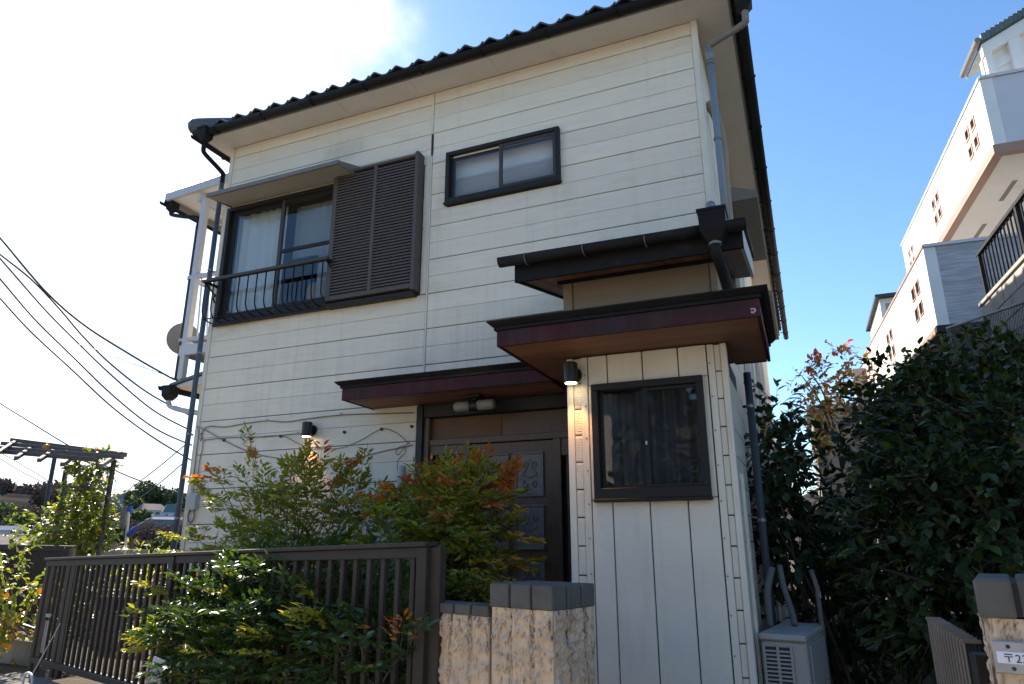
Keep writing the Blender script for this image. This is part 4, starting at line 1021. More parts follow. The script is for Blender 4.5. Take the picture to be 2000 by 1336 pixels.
fbar('top_rail', onf(LS0, .0, ztop(LS0)-.052), onf(LS1+.02, .0, ztop(LS1)-.052), .05, .055)
fbar('bottom_rail', onf(LS0, .0, zbot(LS0)), onf(LS1, .0, zbot(LS1)), .06, .05)
for s_, w_ in ((LS0+.02, .05), (LS0+.14, .035), (LS0+.60, .05), (LS0+.72, .04), (-3.55, .085), (LS1-.01, .085)):
    fbar('post', onf(s_, .005, .44), onf(s_, .005, ztop(s_)-.026), w_, .075, FD)
fbar('post', onf(LS1+.055, .012, .44), onf(LS1+.055, .012, ztop(LS1)-.026), .045, .09, FD)
# pickets
pk = []
s_ = LS0+.20
while s_ < LS1-.06:
    pk.append(s_); s_ += .118
for s_ in pk:
    m_ = MB(); m_.bar(onf(s_, -.002, zbot(s_)+.022), onf(s_, -.002, ztop(s_)-.075), .026, .034, FD, .003); m_.build('picket', M['bronze'], fence)
for k in range(2):
    m_ = MB(); q = onf(LS0+.30+k*.05, -.03, 0); m_.tube([(q.x, q.y, .93), (q.x, q.y, .96)], [.012, .016], 8); m_.bar((q.x, q.y, .62), (q.x, q.y, .90), .012, .006, FD); m_.build('latch', M['greyplastic'], fence)
# low rendered wall with tile cap
M['render'] = pmat('rough_cream_render', (.70, .50, .335), .95, .10, 7, .0015, 110, spec=.15)
def drips(mt, q, fd, pitch, ztop):
    """dark runs washed down from the open joints of the coping"""
    t = mt.node_tree; b = next(n for n in t.nodes if n.type == 'BSDF_PRINCIPLED'); src = b.inputs['Base Color'].links[0].from_socket
    nw = t.nodes.new; lk = t.links.new
    g = nw('ShaderNodeNewGeometry'); sb = nw('ShaderNodeVectorMath'); sb.operation = 'SUBTRACT'; lk(g.outputs['Position'], sb.inputs[0]); sb.inputs[1].default_value = q
    def axis(v):
        d = nw('ShaderNodeVectorMath'); d.operation = 'DOT_PRODUCT'; lk(sb.outputs[0], d.inputs[0]); d.inputs[1].default_value = v; return d.outputs['Value']
    def mth(op, a, b_=None, c=None):
        n = nw('ShaderNodeMath'); n.operation = op
        for i, x in enumerate((a, b_, c)):
            if x is None: continue
            if isinstance(x, (int, float)): n.inputs[i].default_value = x
            else: lk(x, n.inputs[i])
        return n.outputs[0]
    nz = nw('ShaderNodeTexNoise'); mp = nw('ShaderNodeMapping'); mp.inputs['Scale'].default_value = (30, 30, 5); lk(g.outputs['Position'], mp.inputs[0]); lk(mp.outputs[0], nz.inputs['Vector']); nz.inputs['Detail'].default_value = 6
    nz2 = nw('ShaderNodeTexNoise'); mp2 = nw('ShaderNodeMapping'); mp2.inputs['Scale'].default_value = (9, 9, 1.2); lk(g.outputs['Position'], mp2.inputs[0]); lk(mp2.outputs[0], nz2.inputs['Vector'])
    tot = None
    for v in (fd, (-fd[1], fd[0], 0)):
        u = mth('ADD', axis(v), mth('MULTIPLY', mth('SUBTRACT', nz2.outputs['Fac'], .5), .07))
        fr = mth('ABSOLUTE', mth('SUBTRACT', mth('FRACT', mth('ADD', mth('DIVIDE', u, pitch), 100.0)), .5))
        near = nw('ShaderNodeMapRange'); near.interpolation_type = 'SMOOTHSTEP'; near.inputs['From Min'].default_value = .33; near.inputs['From Max'].default_value = .48; lk(fr, near.inputs['Value'])
        nrm_ = nw('ShaderNodeVectorMath'); nrm_.operation = 'DOT_PRODUCT'; lk(g.outputs['True Normal'], nrm_.inputs[0]); nrm_.inputs[1].default_value = (-v[1], v[0], 0)
        facing = mth('MINIMUM', mth('MULTIPLY', mth('ABSOLUTE', nrm_.outputs['Value']), 1.3), 1.0)
        k = mth('MULTIPLY', near.outputs[0], facing); tot = k if tot is None else mth('MAXIMUM', tot, k)
    fz = nw('ShaderNodeMapRange'); fz.inputs['From Min'].default_value = ztop-.55; fz.inputs['From Max'].default_value = ztop; fz.inputs['To Min'].default_value = .30; fz.inputs['To Max'].default_value = 1.1
    sp = nw('ShaderNodeSeparateXYZ'); lk(g.outputs['Position'], sp.inputs[0]); lk(sp.outputs['Z'], fz.inputs['Value'])
    grain = nw('ShaderNodeMapRange'); grain.inputs['From Min'].default_value = .42; grain.inputs['From Max'].default_value = .62; lk(nz.outputs['Fac'], grain.inputs['Value'])
    f = mth('MULTIPLY', mth('MULTIPLY', tot, fz.outputs[0]), mth('MULTIPLY_ADD', grain.outputs[0], .75, .25))
    f = mth('MINIMUM', f, .9)
    mx = nw('ShaderNodeMix'); mx.data_type = 'RGBA'; lk(f, mx.inputs['Factor']); lk(src, mx.inputs['A']); mx.inputs['B'].default_value = (.045, .036, .032, 1)
    lk(mx.outputs['Result'], b.inputs['Base Color'])
drips(M['render'], (PC.x-FD.x*.374, PC.y-FD.y*.374, 0), (FD.x, FD.y, 0), .1247, 1.30)
def roughwall(name, par, s0, s1, d0, d1, z0, z1, amp, faces):
    """stippled render: displaced grid on the given faces"""
    m_ = MB(); st = .0075
    from mathutils import noise as NZ
    def hgt(p): 
        q = p*34; a_ = NZ.noise(q); b__ = NZ.noise(p*85+Vector((3, 1, 7))); c_ = NZ.noise(p*16)
        return amp*(1.1*max(a_+.12, -.12)+.42*b__+.5*c_)
    for (fa, u0, u1) in faces:
        nu = max(2, int((u1-u0)/st)); nz = max(2, int((z1-z0)/st)); vs = []
        for j in range(nz+1):
            for i in range(nu+1):
                u = u0+(u1-u0)*i/nu; z = z0+(z1-z0)*j/nz
                if fa == 'f': p = Vector((u, d0, z)); nn = Vector((0, -1, 0))
                elif fa == 'r': p = Vector((s1, u, z)); nn = Vector((1, 0, 0))
                else: p = Vector((s0, u, z)); nn = Vector((-1, 0, 0))
                e = min(i, nu-i, 2)/2
                vs.append(FMp(p+nn*(hgt(p)*e)))
        fl = [(j*(nu+1)+i, j*(nu+1)+i+1, (j+1)*(nu+1)+i+1, (j+1)*(nu+1)+i) for j in range(nz) for i in range(nu)]
        if fa == 'l': fl = [tuple(reversed(f)) for f in fl]
        m_.add(vs, fl)
    A_, B2 = Vector((s0+.012, d0+.012, z0)), Vector((s1-.012, d1, z1))
    m_.box(A_, B2, FMcur[0])
    return m_.build(name, M['render'], par, True)
FMcur = [FM]
def FMp(p): return FMcur[0] @ p
def cap_tiles(par, s0, s1, d0, d1, z0, z1, ns, nd, shell=True):
    """tiles round the edge of a coping, joints recessed"""
    m_ = MB(); m_.box((s0+.012, d0+.012, z0+.004), (s1-.012, d1-.012, z1-.010), FMcur[0]); m_.build('cap_bed', M['mortar'], par)
    ds, dd = (s1-s0)/ns, (d1-d0)/nd
    for i in range(ns):
        for j in range(nd):
            if shell and 0 < i < ns-1 and 0 < j < nd-1: pass
            t_ = MB(); q = random.uniform(-.0015, .0015)
            t_.bbox((s0+i*ds+.0055, d0+j*dd+.0055 if j else d0+q, z0), (s0+(i+1)*ds-.0055, d0+(j+1)*dd-.0055, z1+q), .005, FMcur[0])
            t_.build('cap_tile', M['tilecap'], par)
lw = thing('low_wall', 'low cream rendered wall with slate tile coping beside the bronze fence', 'wall', tuple(onf(-.6, .1, 0)))
roughwall('render', lw, -.818, -.375, .012, .13, 0, 1.272, .019, [('f', -.818, -.375)])
cap_tiles(lw, -.826, -.374, 0.0, .14, 1.272, 1.32, 4, 1)
gp = thing('gate_pillar', 'cream rendered gate pillar with slate tile cap in front of the porch', 'pillar', tuple(onf(-.19, .17, 0)))
roughwall('render', gp, -.362, -.012, .012, .325, 0, 1.318, .019, [('f', -.362, -.012), ('r', .012, .325)])
cap_tiles(gp, -.374, .0, 0.0, .337, 1.318, 1.42, 3, 3)
# right pillar with the address plate
rp = at_d(1893, 1130, 2.0)
RPZ = rp.z
q2 = at_z(1990, 1131, RPZ)
a2 = R(-12.0)
FD2 = Vector((math.cos(a2), math.sin(a2), 0)); FN2 = Vector((-math.sin(a2), math.cos(a2), 0))
FM2 = Matrix((FD2, FN2, Vector((0, 0, 1)))).transposed().to_4x4(); FM2.translation = Vector((rp.x, rp.y, 0))
FMcur[0] = FM2
gp2 = thing('gate_pillar', 'gate pillar at the right edge bearing a steel postcode plate', 'pillar', (rp.x+.2, rp.y+.1, 0), None)
roughwall('render', gp2, .012, .40, .014, .36, 0, RPZ-.085, .014, [('f', .012, .40), ('l', .014, .36)])
cap_tiles(gp2, .0, .42, .0, .38, RPZ-.085, RPZ, 5, 4)
def onr(s, d, z): q = FM2 @ Vector((s, d, 0)); return Vector((q.x, q.y, z))
m_ = MB(); PX_ = .020; zt = RPZ-.131
m_.bbox((PX_, -.010, zt-.067), (PX_+.20, -.004, zt), .002, FM2); plate = m_.build('address_plate', M['steel'], gp2)
m_ = MB(); m_.bbox((PX_+.006, -.0125, zt-.046), (PX_+.196, -.0103, zt-.021), .001, FM2); m_.build('plate_strip', M['platewhite'], plate)
for sx_, zz in ((.030, -.011), (.034, -.056)):
    m_ = MB(); q = onr(PX_+sx_, 0, zt+zz); m_.tube([onr(PX_+sx_, -.013, zt+zz), onr(PX_+sx_, -.0103, zt+zz)], [.0035, .0045], 10); m_.build('screw', M['ink'], plate)
def textobj(body, size, mw, mat, par, name):
    cu = bpy.data.curves.new(name, 'FONT'); cu.body = body; cu.size = size; cu.extrude = .0004; cu.align_x = 'LEFT'
    t = bpy.data.objects.new(name, cu); COL.objects.link(t); dg = bpy.context.evaluated_depsgraph_get()
    me = bpy.data.meshes.new_from_object(t.evaluated_get(dg)); bpy.data.objects.remove(t); me.materials.clear(); me.materials.append(mat)
    return link(name, me, par, mw)
tx = FM2 @ Matrix.Translation((PX_+.016, -.0131, zt-.0425)) @ Matrix.Rotation(math.pi/2, 4, 'X')
textobj('〒232', .0235, tx, M['ink'], plate, 'lettering')
# folded gate beside it
gate = thing('folding_gate', 'folded brown slat gate beside the right hand pillar', 'gate', (6.33, -2.9, 0))
gz_ = 1.34
ga, gb = at_z(1900, 1254, gz_), at_z(1826, 1209, gz_)
nG = 13
for i in range(nG):
    p = ga.lerp(gb, i/(nG-1)); dd = (gb-ga).normalized(); sd = Vector((1, 0, 0))
    m_ = MB(); m_.bar((p.x-.022, p.y, .18), (p.x-.022, p.y, gz_), .016, .005, sd, .001); m_.build('slat', M['slatbronze'], gate)
    m_ = MB(); m_.bar((p.x+.022, p.y+.018, .18), (p.x+.022, p.y+.018, gz_-.004), .010, .016, sd, .002); m_.build('slat', M['alu'], gate)
    m_ = MB(); m_.bbox((p.x-.028, p.y-.004, gz_-.004), (p.x+.020, p.y+.004, gz_+.006), .001); m_.build('slat_cap', M['slatbronze'], gate)
for z in (.35, 1.0):
    m_ = MB(); m_.bar((ga.x+.035, ga.y-.1, z), (gb.x+.035, gb.y, z), .012, .03); m_.build('link_bar', M['alu'], gate)
m_ = MB(); m_.bbox((ga.x-.02, ga.y-.10, .15), (ga.x+.06, ga.y-.03, gz_-.02), .004); m_.build('gate_post', M['alu'], gate)
# ---- second fence, further left
f2 = thing('slat_fence', 'dark close slatted fence at the left edge behind yellow leaves', 'fence', (-6.5, 2.6, .1))
F2a, F2b = at_y(-160, 1062, 2.6), at_y(147, 1068, 2.6)
def f2bar(name, a, b, wx, wz, up=(0, 0, 1), mat='bronze'):
    m_ = MB(); m_.bar(a, b, wx, wz, up, .003); m_.build(name, M[mat], f2)
f2bar('top_rail', F2a, F2b, .09, .03); f2bar('top_rail', F2a-Vector((0, 0, .045)), F2b-Vector((.03, 0, .045)), .05, .05)
ln = (F2b-F2a).length; n = int(ln/.052)
for i in range(n):
    p = F2a.lerp(F2b, i/n); f2bar('slat', (p.x, p.y, .28), (p.x, p.y, p.z-.07), .03, .02, (1, 0, 0), 'alu')
f2bar('post', (F2b.x-.04, F2b.y, .1), (F2b.x-.04, F2b.y, F2b.z-.02), .07, .07, (1, 0, 0), 'bark'); f2bar('bottom_rail', (F2a.x, F2a.y, .27), (F2b.x, F2b.y, .27), .05, .05)
# brown rail and concrete wall below
bw = thing('concrete_wall', 'stained concrete retaining wall below the slat fence', 'wall', tuple(at_y(35, 1290, -.1)))
cw0, cw1 = at_y(-150, 1222, -.05), at_y(76, 1256, -.25)
m_ = MB(); m_.prism([(cw0.x, cw0.y, cw0.z), (cw1.x, cw1.y, cw1.z), (cw1.x, cw1.y, -.6), (cw0.x, cw0.y, -1.4)], (.03, .14, 0)); m_.build('wall_face', M['concrete'], bw)
ra, rb_ = at_y(-60, 1185, -.05), at_y(78, 1232, -.25)
tag(MB().bar(ra, rb_, .03, .025, ch=.003).build('hand_rail', M['alupale']), 'thin brown rail above the concrete wall among yellow leaves', 'rail')
# edging stones along the street below the fence
def stone(pts, h, label):
    t = MB(); nn = 3
    t.prism(pts, (0, 0, -h))
    me = t.mesh('edging_stone', M['stone']); o = link('edging_stone', me); bv = o.modifiers.new('bevel', 'BEVEL'); bv.width = .035; bv.segments = 3
    return tag(o, label, 'stone', 'edging stones under the fence')
def onl(s, d): return onf(s, d, 0)
for i, (s0_, s1_, lab) in enumerate(((-6.9, -6.30, 'leftmost edging stone, partly cut by the left photo edge'), (-6.28, -5.72, 'edging stone under the left end of the bronze fence'), (-5.70, -4.95, 'edging stone behind the white pipe bracket'), (-4.93, -4.2, 'edging stone just right of the white pipe bracket'))):
    zz = .43+.012*i if i else .36
    stone([onf(s0_, -.42, zz-.03), onf(s1_, -.42, zz-.02), onf(s1_, -.06, zz), onf(s0_, -.06, zz)], .5, lab)
m_ = MB(); pa = [onf(-5.42, -.30, .36), onf(-5.42, -.30, .50), onf(-5.37, -.30, .545), onf(-5.26, -.30, .545), onf(-5.20, -.30, .50), onf(-5.20, -.30, .36)]
m_.tube(smoothpath(pa, 4), .010, 8); tag(m_.build('pipe_hoop', M['white'], None, True), 'small white bent pipe hoop in front of the edging stones', 'pipe')
m_ = MB(); m_.tube([onf(-5.60, -.22, .40), onf(-5.28, -.14, .93)], [.006, .004], 6); tag(m_.build('thin_cane', M['greyplastic']), 'thin pale cane leaning on the bronze fence', 'cane')
# notice board
nb = thing('notice_board', 'weathered white notice board leaning at the foot of the fence', 'sign', tuple(onf(-3.72, -.12, .45)))
nA = at_pl(311, 1285, onf(-3.6, -.34, 0), FN)
NBM = Matrix((FD, FN, Vector((0, 0, 1)))).transposed().to_4x4(); NBM.translation = onf(0, -.09, 0)
sA = (nA-PC).dot(FD)
NBM = Matrix.Translation((nA.x, nA.y, nA.z)) @ FM.to_3x3().to_4x4() @ Matrix.Rotation(R(-6), 4, 'X') @ Matrix.Rotation(R(3), 4, 'Y')
m_ = MB(); m_.bbox((-.075, -.004, -.62), (.092, .004, .0), .002, NBM); m_.build('board', M['greyplastic'], nb)
m_ = MB()
random.seed(3)
for r_ in range(1):
    for k in range(7): m_.bbox((-.055+k*.019, -.0065, -.045), (-.041+k*.019, -.0045, -.030), .0005, NBM)
for c_ in range(5):
    for k in range(11):
        x_ = -.060+c_*.029; z_ = -.075-k*.030
        if random.random() < .72:
            for q in range(3):
                if random.random() < .7: m_.box((x_, -.0065, z_-q*.006), (x_+random.uniform(.009, .018), -.0045, z_-q*.006-.0025), NBM)
            m_.box((x_+.007, -.0066, z_-.018), (x_+.009, -.0045, z_+.002), NBM)
m_.build('faded_lettering', M['cable'], nb)
random.seed(11)

# ================================================================== AIR CONDITIONER by the right wall
ac = thing('air_conditioner', 'ivory outdoor air conditioner unit in the dark side passage', 'air conditioner', (5.75, -.5, .5))
AX0, AX1, AY0, AY1, AZ0, AZ1 = 5.612, 5.862, -.92, -.22, .52, 1.095
m_ = MB(); m_.bbox((AX0, AY0+.012, AZ0), (AX1, AY1, AZ1-.035), .012); m_.build('casing', M['acwhite'], ac)
m_ = MB(); m_.bbox((AX0-.006, AY0-.008, AZ1-.035), (AX1+.006, AY1+.006, AZ1), .008); m_.build('lid', M['acwhite'], ac)
m_ = MB(); m_.box((AX0+.018, AY0+.010, AZ0+.06), (AX1-.08, AY0+.0118, AZ1-.07)); m_.build('grille_back', M['ink'], ac)
gm = MB(); gm.bbox((0, AY0-.002, -.005), (.155, AY0+.0098, .005), .002); gme = gm.mesh('grille_slat', M['acwhite'])
for k in range(20): link('grille_slat', gme, ac, Matrix.Translation((AX0+.016, 0, AZ0+.075+k*.0215)))
for x_ in (AX0+.012, AX0+.088, AX1-.088): part('grille_bar', M['acwhite'], ac, (x_, AY0-.004, AZ0+.05), (x_+.014, AY0+.0099, AZ1-.06), .002)
part('service_panel', M['acwhite'], ac, (AX1, AY0+.09, AZ0+.27), (AX1+.010, AY1-.05, AZ1-.06), .004); part('service_panel', M['acwhite'], ac, (AX1, AY0+.09, AZ0+.03), (AX1+.010, AY1-.05, AZ0+.262), .004)
for y_ in (AY0+.1, AY1-.15): part('foot', M['greyplastic'], ac, (AX0, y_, GZ), (AX1, y_+.06, AZ0), .004)
ACROT = Matrix.Translation((AX0, AY0, 0)) @ Matrix.Rotation(R(-9), 4, 'Z') @ Matrix.Translation((-AX0, -AY0, 0))
for ch in ac.children: ch.matrix_basis = ACROT @ ch.matrix_basis
def lag(pts, r, label):
    m_ = MB(); m_.tube(smoothpath(pts, 5), r, 12); return tag(m_.build('lagged_pipe', M['lagging'], None, True), label, 'pipe', 'lagged pipes at the air conditioner')
lag([(5.66, -.60, 1.10), (5.66, -.60, 1.22), (5.665, -.58, 1.32), (5.70, -.50, 1.44)], .021, 'thick lagged pipe rising next to the wall above the air conditioner')
lag([(5.80, -.50, 1.10), (5.79, -.46, 1.18), (5.755, -.38, 1.32), (5.74, -.3, 1.45)], .019, 'slanting lagged pipe bending up behind the air conditioner lid')
lag([(5.955, -.36, .5), (5.955, -.36, 1.2), (5.95, -.34, 1.34), (5.93, -.28, 1.42)], .015, 'lagged pipe standing right of the air conditioner')

# ================================================================== OVERHEAD WIRES
def wire(pts, dist, label, r=.014, name='overhead_wire'):
    P = [at_d(a, b, d_) for (a, b), d_ in zip(pts, dist)]
    m_ = MB(); m_.tube(smoothpath(P, 6), r*1.25, 5); return tag(m_.build(name, M['wire'], None, True), label, 'wire', 'overhead wires in the left sky')
wire([(-30, 438), (0, 465), (85, 565), (160, 632), (250, 690), (330, 736), (352, 745), (378, 760)], [12, 11.7, 11, 10.6, 10.2, 9.9, 9.8, 9.5], 'topmost overhead wire, ending at the small side roof', .010)
wire([(-30, 470), (0, 497), (60, 545), (113, 600), (160, 655), (215, 710), (290, 768), (372, 812)], [19, 18.6, 18, 17.5, 17, 16.5, 16, 15.5], 'second overhead wire from the top at the left edge', .014)
wire([(-30, 475), (0, 505), (85, 602), (150, 668), (220, 735), (300, 802), (375, 842)], [20, 19.6, 19, 18.4, 17.8, 17.2, 16.8], 'third overhead wire from the top at the left edge', .014)
wire([(-30, 515), (0, 545), (66, 622), (140, 695), (220, 772), (300, 835), (375, 870)], [20, 19.6, 19, 18.4, 17.8, 17.2, 16.8], 'fourth overhead wire, drawn from mid left to the house corner', .014)
wire([(-30, 552), (0, 583), (60, 648), (140, 722), (220, 796), (300, 855), (375, 900)], [20, 19.6, 19, 18.4, 17.8, 17.2, 16.8], 'fifth overhead wire, lowest of the long sagging ones', .014)
wire([(120, 664), (200, 687), (260, 710), (340, 738), (378, 748)], [16, 15, 14, 13, 12], 'faint thin wire crossing under the topmost wire', .006)
wire([(-30, 768), (0, 788), (60, 825), (125, 865), (210, 912), (290, 945), (370, 968)], [24, 23.6, 23, 22.4, 22, 21.6, 21.2], 'wire passing just above the timber pergola', .014)
wire([(238, 966), (300, 920), (365, 866)], [26, 22, 18], 'wire climbing right towards the house, upper of two', .012)
wire([(255, 985), (300, 953), (365, 898)], [26, 22, 18], 'wire climbing right towards the house, lower of two', .012)
wire([(-30, 868), (0, 884), (40, 906), (95, 940)], [60, 60, 60, 60], 'distant wire under the pergola, upper of two', .022)
wire([(-30, 880), (0, 896), (40, 920), (90, 945)], [60, 60, 60, 60], 'distant wire under the pergola, lower of two', .022)

# ================================================================== PLANTS
def leaf_verts(w_=.36, fold=.10, droop=.12):
    sp = [(0, 0), (.32, -.02*droop*10), (.68, -.35*droop), (1.0, -droop*1.2)]
    v = [Vector((0, 0, 0))]
    for x, wd in ((.30, w_*.48), (.66, w_*.40)):
        z0 = -droop*x*x*1.1
        v += [Vector((x, 0, z0)), Vector((x, wd, z0+fold*wd*2)), Vector((x, -wd, z0+fold*wd*2))]
    v.append(Vector((1, 0, -droop*1.2)))
    f = [(0, 1, 2), (0, 3, 1), (1, 4, 5, 2), (1, 3, 6, 4), (4, 7, 5), (4, 6, 7)]
    return v, f
LV = {'nandina': leaf_verts(.34, .10, .16), 'oval': leaf_verts(.60, .12, .14), 'broad': leaf_verts(.72, .10, .2), 'narrow': leaf_verts(.22, .06, .25)}
def frame(d, upv=Vector((0, 0, 1)), roll=0.0):
    d = d.normalized(); s_ = upv.cross(d)
    if s_.length < 1e-4: s_ = Vector((1, 0, 0))
    s_.normalize(); u = d.cross(s_)
    q = Matrix.Rotation(roll, 3, d); s_, u = q @ s_, q @ u
    return Matrix((d, s_, u)).transposed()
def rv(): 
    while True:
        v = Vector((random.uniform(-1, 1), random.uniform(-1, 1), random.uniform(-1, 1)))
        if .01 < v.length < 1: return v
def in_frame(p):
    q = p-CAM; z = q.dot(FW)
    if z < .1: return False
    return abs(q.dot(RT)/z) < .76 and abs(q.dot(UP)/z) < .51
def finish_leaves(par, leaves, kind, mats, single='leaf', nsingle=300):
    """leaves: (pos, 3x3, length, matindex); the largest in view become parts, the rest one part"""
    v0, f0 = LV[kind]
    def score(l):
        p, m3, ln, mi = l
        if not in_frame(p): return 0
        d = (p-CAM); n = m3.col[2]
        return ln*ln*(.25+abs(n.dot(d.normalized())))/d.length_squared
    order = sorted(range(len(leaves)), key=lambda i: -score(leaves[i]))
    ones = set(order[:nsingle])
    mes = []
    for mm in mats:
        t = MB(); t.add(v0, f0); mes.append(t.mesh(single, M[mm], True))
    rest = MB()
    for i, (p, m3, ln, mi) in enumerate(leaves):
        if i in ones:
            m4 = (m3*ln).to_4x4(); m4.translation = p
            link(single, mes[mi], par, m4)
        else:
            rest.cur = mi; rest.add([p+m3 @ (v*ln) for v in v0], f0)
    if rest.v:
        o_ = rest.build('foliage', [M[mm] for mm in mats], par, True); o_['kind'] = 'stuff'
def lobe_point(c, r, shell=.45):
    d = rv().normalized(); k = (shell+(1-shell)*random.random()**.6)
    n_ = 1+.22*math.sin(d.x*5+c.x*3)*math.sin(d.y*4+c.y)*1.0
    return Vector((c.x+d.x*r[0]*k*n_, c.y+d.y*r[1]*k*n_, c.z+d.z*r[2]*k*n_)), d
def stems_to(par, base, pts, r0=.008, name='stem', mat='twig', spread=.15):
    m_ = MB()
    for p in pts:
        b = base+Vector((random.uniform(-spread, spread), random.uniform(-spread*.6, spread*.6), 0))
        mid = b.lerp(p, .55)+Vector((random.uniform(-.05, .05), random.uniform(-.05, .05), .06)); mid.x = mid.x*.75+b.x*.25
        m_.tube(smoothpath([b, mid, p], 4), [r0-(r0*.7)*k/8 for k in range(9)], 5)
    o_ = m_.build(name, M[mat], par, True); return o_
def nandina(name, label, base, lobes, sprays=(), group=None, leafl=.056, cat='shrub', nsingle=300, green='lg', dens=1.6):
    """lobes: (centre, radii, count, weights(green, yellow, orange, red)); count = compound leaves"""
    par = thing(name, label, cat, tuple(base), group)
    leaves = []; tips = []; tw = MB()
    def compound(p, d, wts, size):
        up = Vector((0, 0, 1)); d = (d+Vector((0, 0, .25))).normalized()
        ax = d; sd = up.cross(ax); sd = sd.normalized() if sd.length > .05 else Vector((1, 0, 0)); no = ax.cross(sd)
        L0 = size*random.uniform(.7, 1.15)
        mi = random.choices(range(4), wts)[0]
        tw.tube([p, p+ax*L0*.5+no*.01, p+ax*L0-up*L0*.08], [.0022, .0016, .001], 3, False)
        for k in range(4):
            t_ = .25+.22*k; q0 = p+ax*L0*t_-up*L0*.08*t_*t_
            for s_ in (-1, 1):
                pd = (ax*.75+sd*s_*.75+up*random.uniform(-.25, .12)).normalized(); pl_ = L0*(.52-.10*k)
                for j in range(3 if k < 3 else 2):
                    qq = q0+pd*pl_*(.3+.33*j)
                    for ss in ((-1, 1) if j < 2 else (0,)):
                        ld = (pd+Vector((pd.y, -pd.x, 0))*ss*.8+rv()*.45+Vector((0, 0, .15))).normalized()
                        leaves.append((qq, frame(ld, up*.55+d*.35+rv()*.9), leafl*random.uniform(.5, 1.35), mi if random.random() < .85 else random.choices(range(4), wts)[0]))
        leaves.append((p+ax*L0, frame((ax+rv()*.2), up+rv()*.3), leafl*1.1, mi))
    for c, r, n, wts in lobes:
        for _ in range(int(n*dens)):
            p, d = lobe_point(c, r, .3)
            compound(p, d, wts, .24); 
            if random.random() < .12: tips.append(p)
    for p, d, wts, n in sprays:
        for k in range(n):
            compound(p+d.normalized()*.10*k+rv()*.03, (d+rv()*.55), wts, .20)
        tips.append(p)
    st = stems_to(par, Vector(base), tips or [lobes[0][0]], .009)
    t_ = tw.build('leaf_stalk', M['twig'], par); t_['kind'] = 'stuff'
    finish_leaves(par, leaves, 'nandina', [green, 'ly', 'lo', 'lr'], nsingle=nsingle)
    return par
G0 = (1, .26, .0, .0); G1 = (.65, .6, .05, .01); GC = (1, .06, 0, 0); GT = (.5, .7, .35, .05); OT = (.45, .6, 1, .12)
yA = -.75
def A_(px, py, y=yA): return at_y(px, py+34, y)
nandina('nandina_shrub', 'tall airy nandina with orange tips against the cream siding', (2.1, -.72, GZ),
    [(A_(560, 1010), (.42, .30, .28), 34, G0), (A_(630, 985), (.40, .28, .30), 34, G0), (A_(520, 960), (.30, .24, .20), 20, G1), (A_(600, 930), (.30, .24, .18), 18, G1), (A_(670, 1030), (.30, .26, .30), 24, G0), (A_(480, 1040), (.26, .22, .20), 12, G1),
     (A_(570, 1100), (.55, .30, .32), 60, G0), (A_(640, 1180), (.6, .30, .35), 60, G0), (A_(500, 1200), (.5, .3, .35), 40, G0), (A_(740, 1120), (.3, .3, .3), 34, G0), (A_(700, 1000), (.16, .14, .16), 8, G1)],
    sprays=[(A_(430, 905), Vector((-1, 0, .35)), OT, 3), (A_(455, 915), Vector((-1, -.1, .3)), OT, 3), (A_(500, 895), Vector((-.4, 0, 1)), OT, 3), (A_(575, 900), Vector((0, 0, 1)), (.3, .5, .8, .1), 2), (A_(620, 905), Vector((.3, 0, 1)), (.3, .6, .7, .1), 2), (A_(655, 900), Vector((.9, 0, .6)), (.1, .4, 1, .2), 2),
            (A_(440, 950), Vector((-1, 0, .3)), (1, .6, 0, 0), 3), (A_(690, 945), Vector((.4, 0, 1)), (1, .8, 0, 0), 3), (A_(590, 925), Vector((0, 0, 1)), GT, 3), (A_(650, 925), Vector((.5, 0, 1)), GT, 2), (A_(715, 985), Vector((.6, 0, .8)), (.4, .4, .4, .2), 2)], group='nandina shrubs before the house', dens=1.25)
yB = -1.0
def B2_(px, py, y=yB): return at_y(px, py+34, y)
nandina('nandina_shrub', 'dense nandina with a flat orange crown in front of the entrance door', (3.62, -1.0, GZ),
    [(B2_(860, 985), (.30, .26, .14), 30, G1), (B2_(900, 970), (.26, .24, .16), 26, G1), (B2_(800, 1010), (.22, .22, .14), 16, G1), (B2_(855, 1060), (.38, .30, .24), 40, G0), (B2_(925, 1040), (.20, .24, .24), 22, G0), (B2_(860, 1130), (.38, .30, .22), 34, G0), (B2_(770, 1060), (.24, .24, .22), 22, G0), (B2_(780, 1170), (.42, .3, .3), 40, G0), (B2_(965, 1060), (.10, .16, .16), 5, (1, .5, 0, 0)), (B2_(850, 945), (.34, .20, .04), 15, (.35, .6, 1, .08)), (B2_(915, 930), (.20, .18, .05), 11, (.4, .6, .9, .06))],
    sprays=[(B2_(905, 935), Vector((0, 0, 1)), (.2, .4, 1, .1), 3), (B2_(930, 945), Vector((.2, 0, 1)), (.3, .5, .8, .1), 3), (B2_(955, 950), Vector((.8, 0, .8)), (.4, .6, .8, .08), 3), (B2_(970, 945), Vector((.5, 0, 1)), (.3, .4, 1, .15), 2), (B2_(800, 955), Vector((-.9, 0, .25)), (.2, .3, 1, .15), 3), (B2_(770, 952), Vector((-1, 0, .1)), (.2, .3, 1, .25), 2), (B2_(755, 985), Vector((-1, 0, .3)), (.3, .5, .5, .3), 3), (B2_(980, 1030), Vector((1, -.2, .2)), (1, .6, 0, 0), 2), (B2_(840, 945), Vector((-.2, 0, 1)), OT, 2)], group='nandina shrubs before the house')
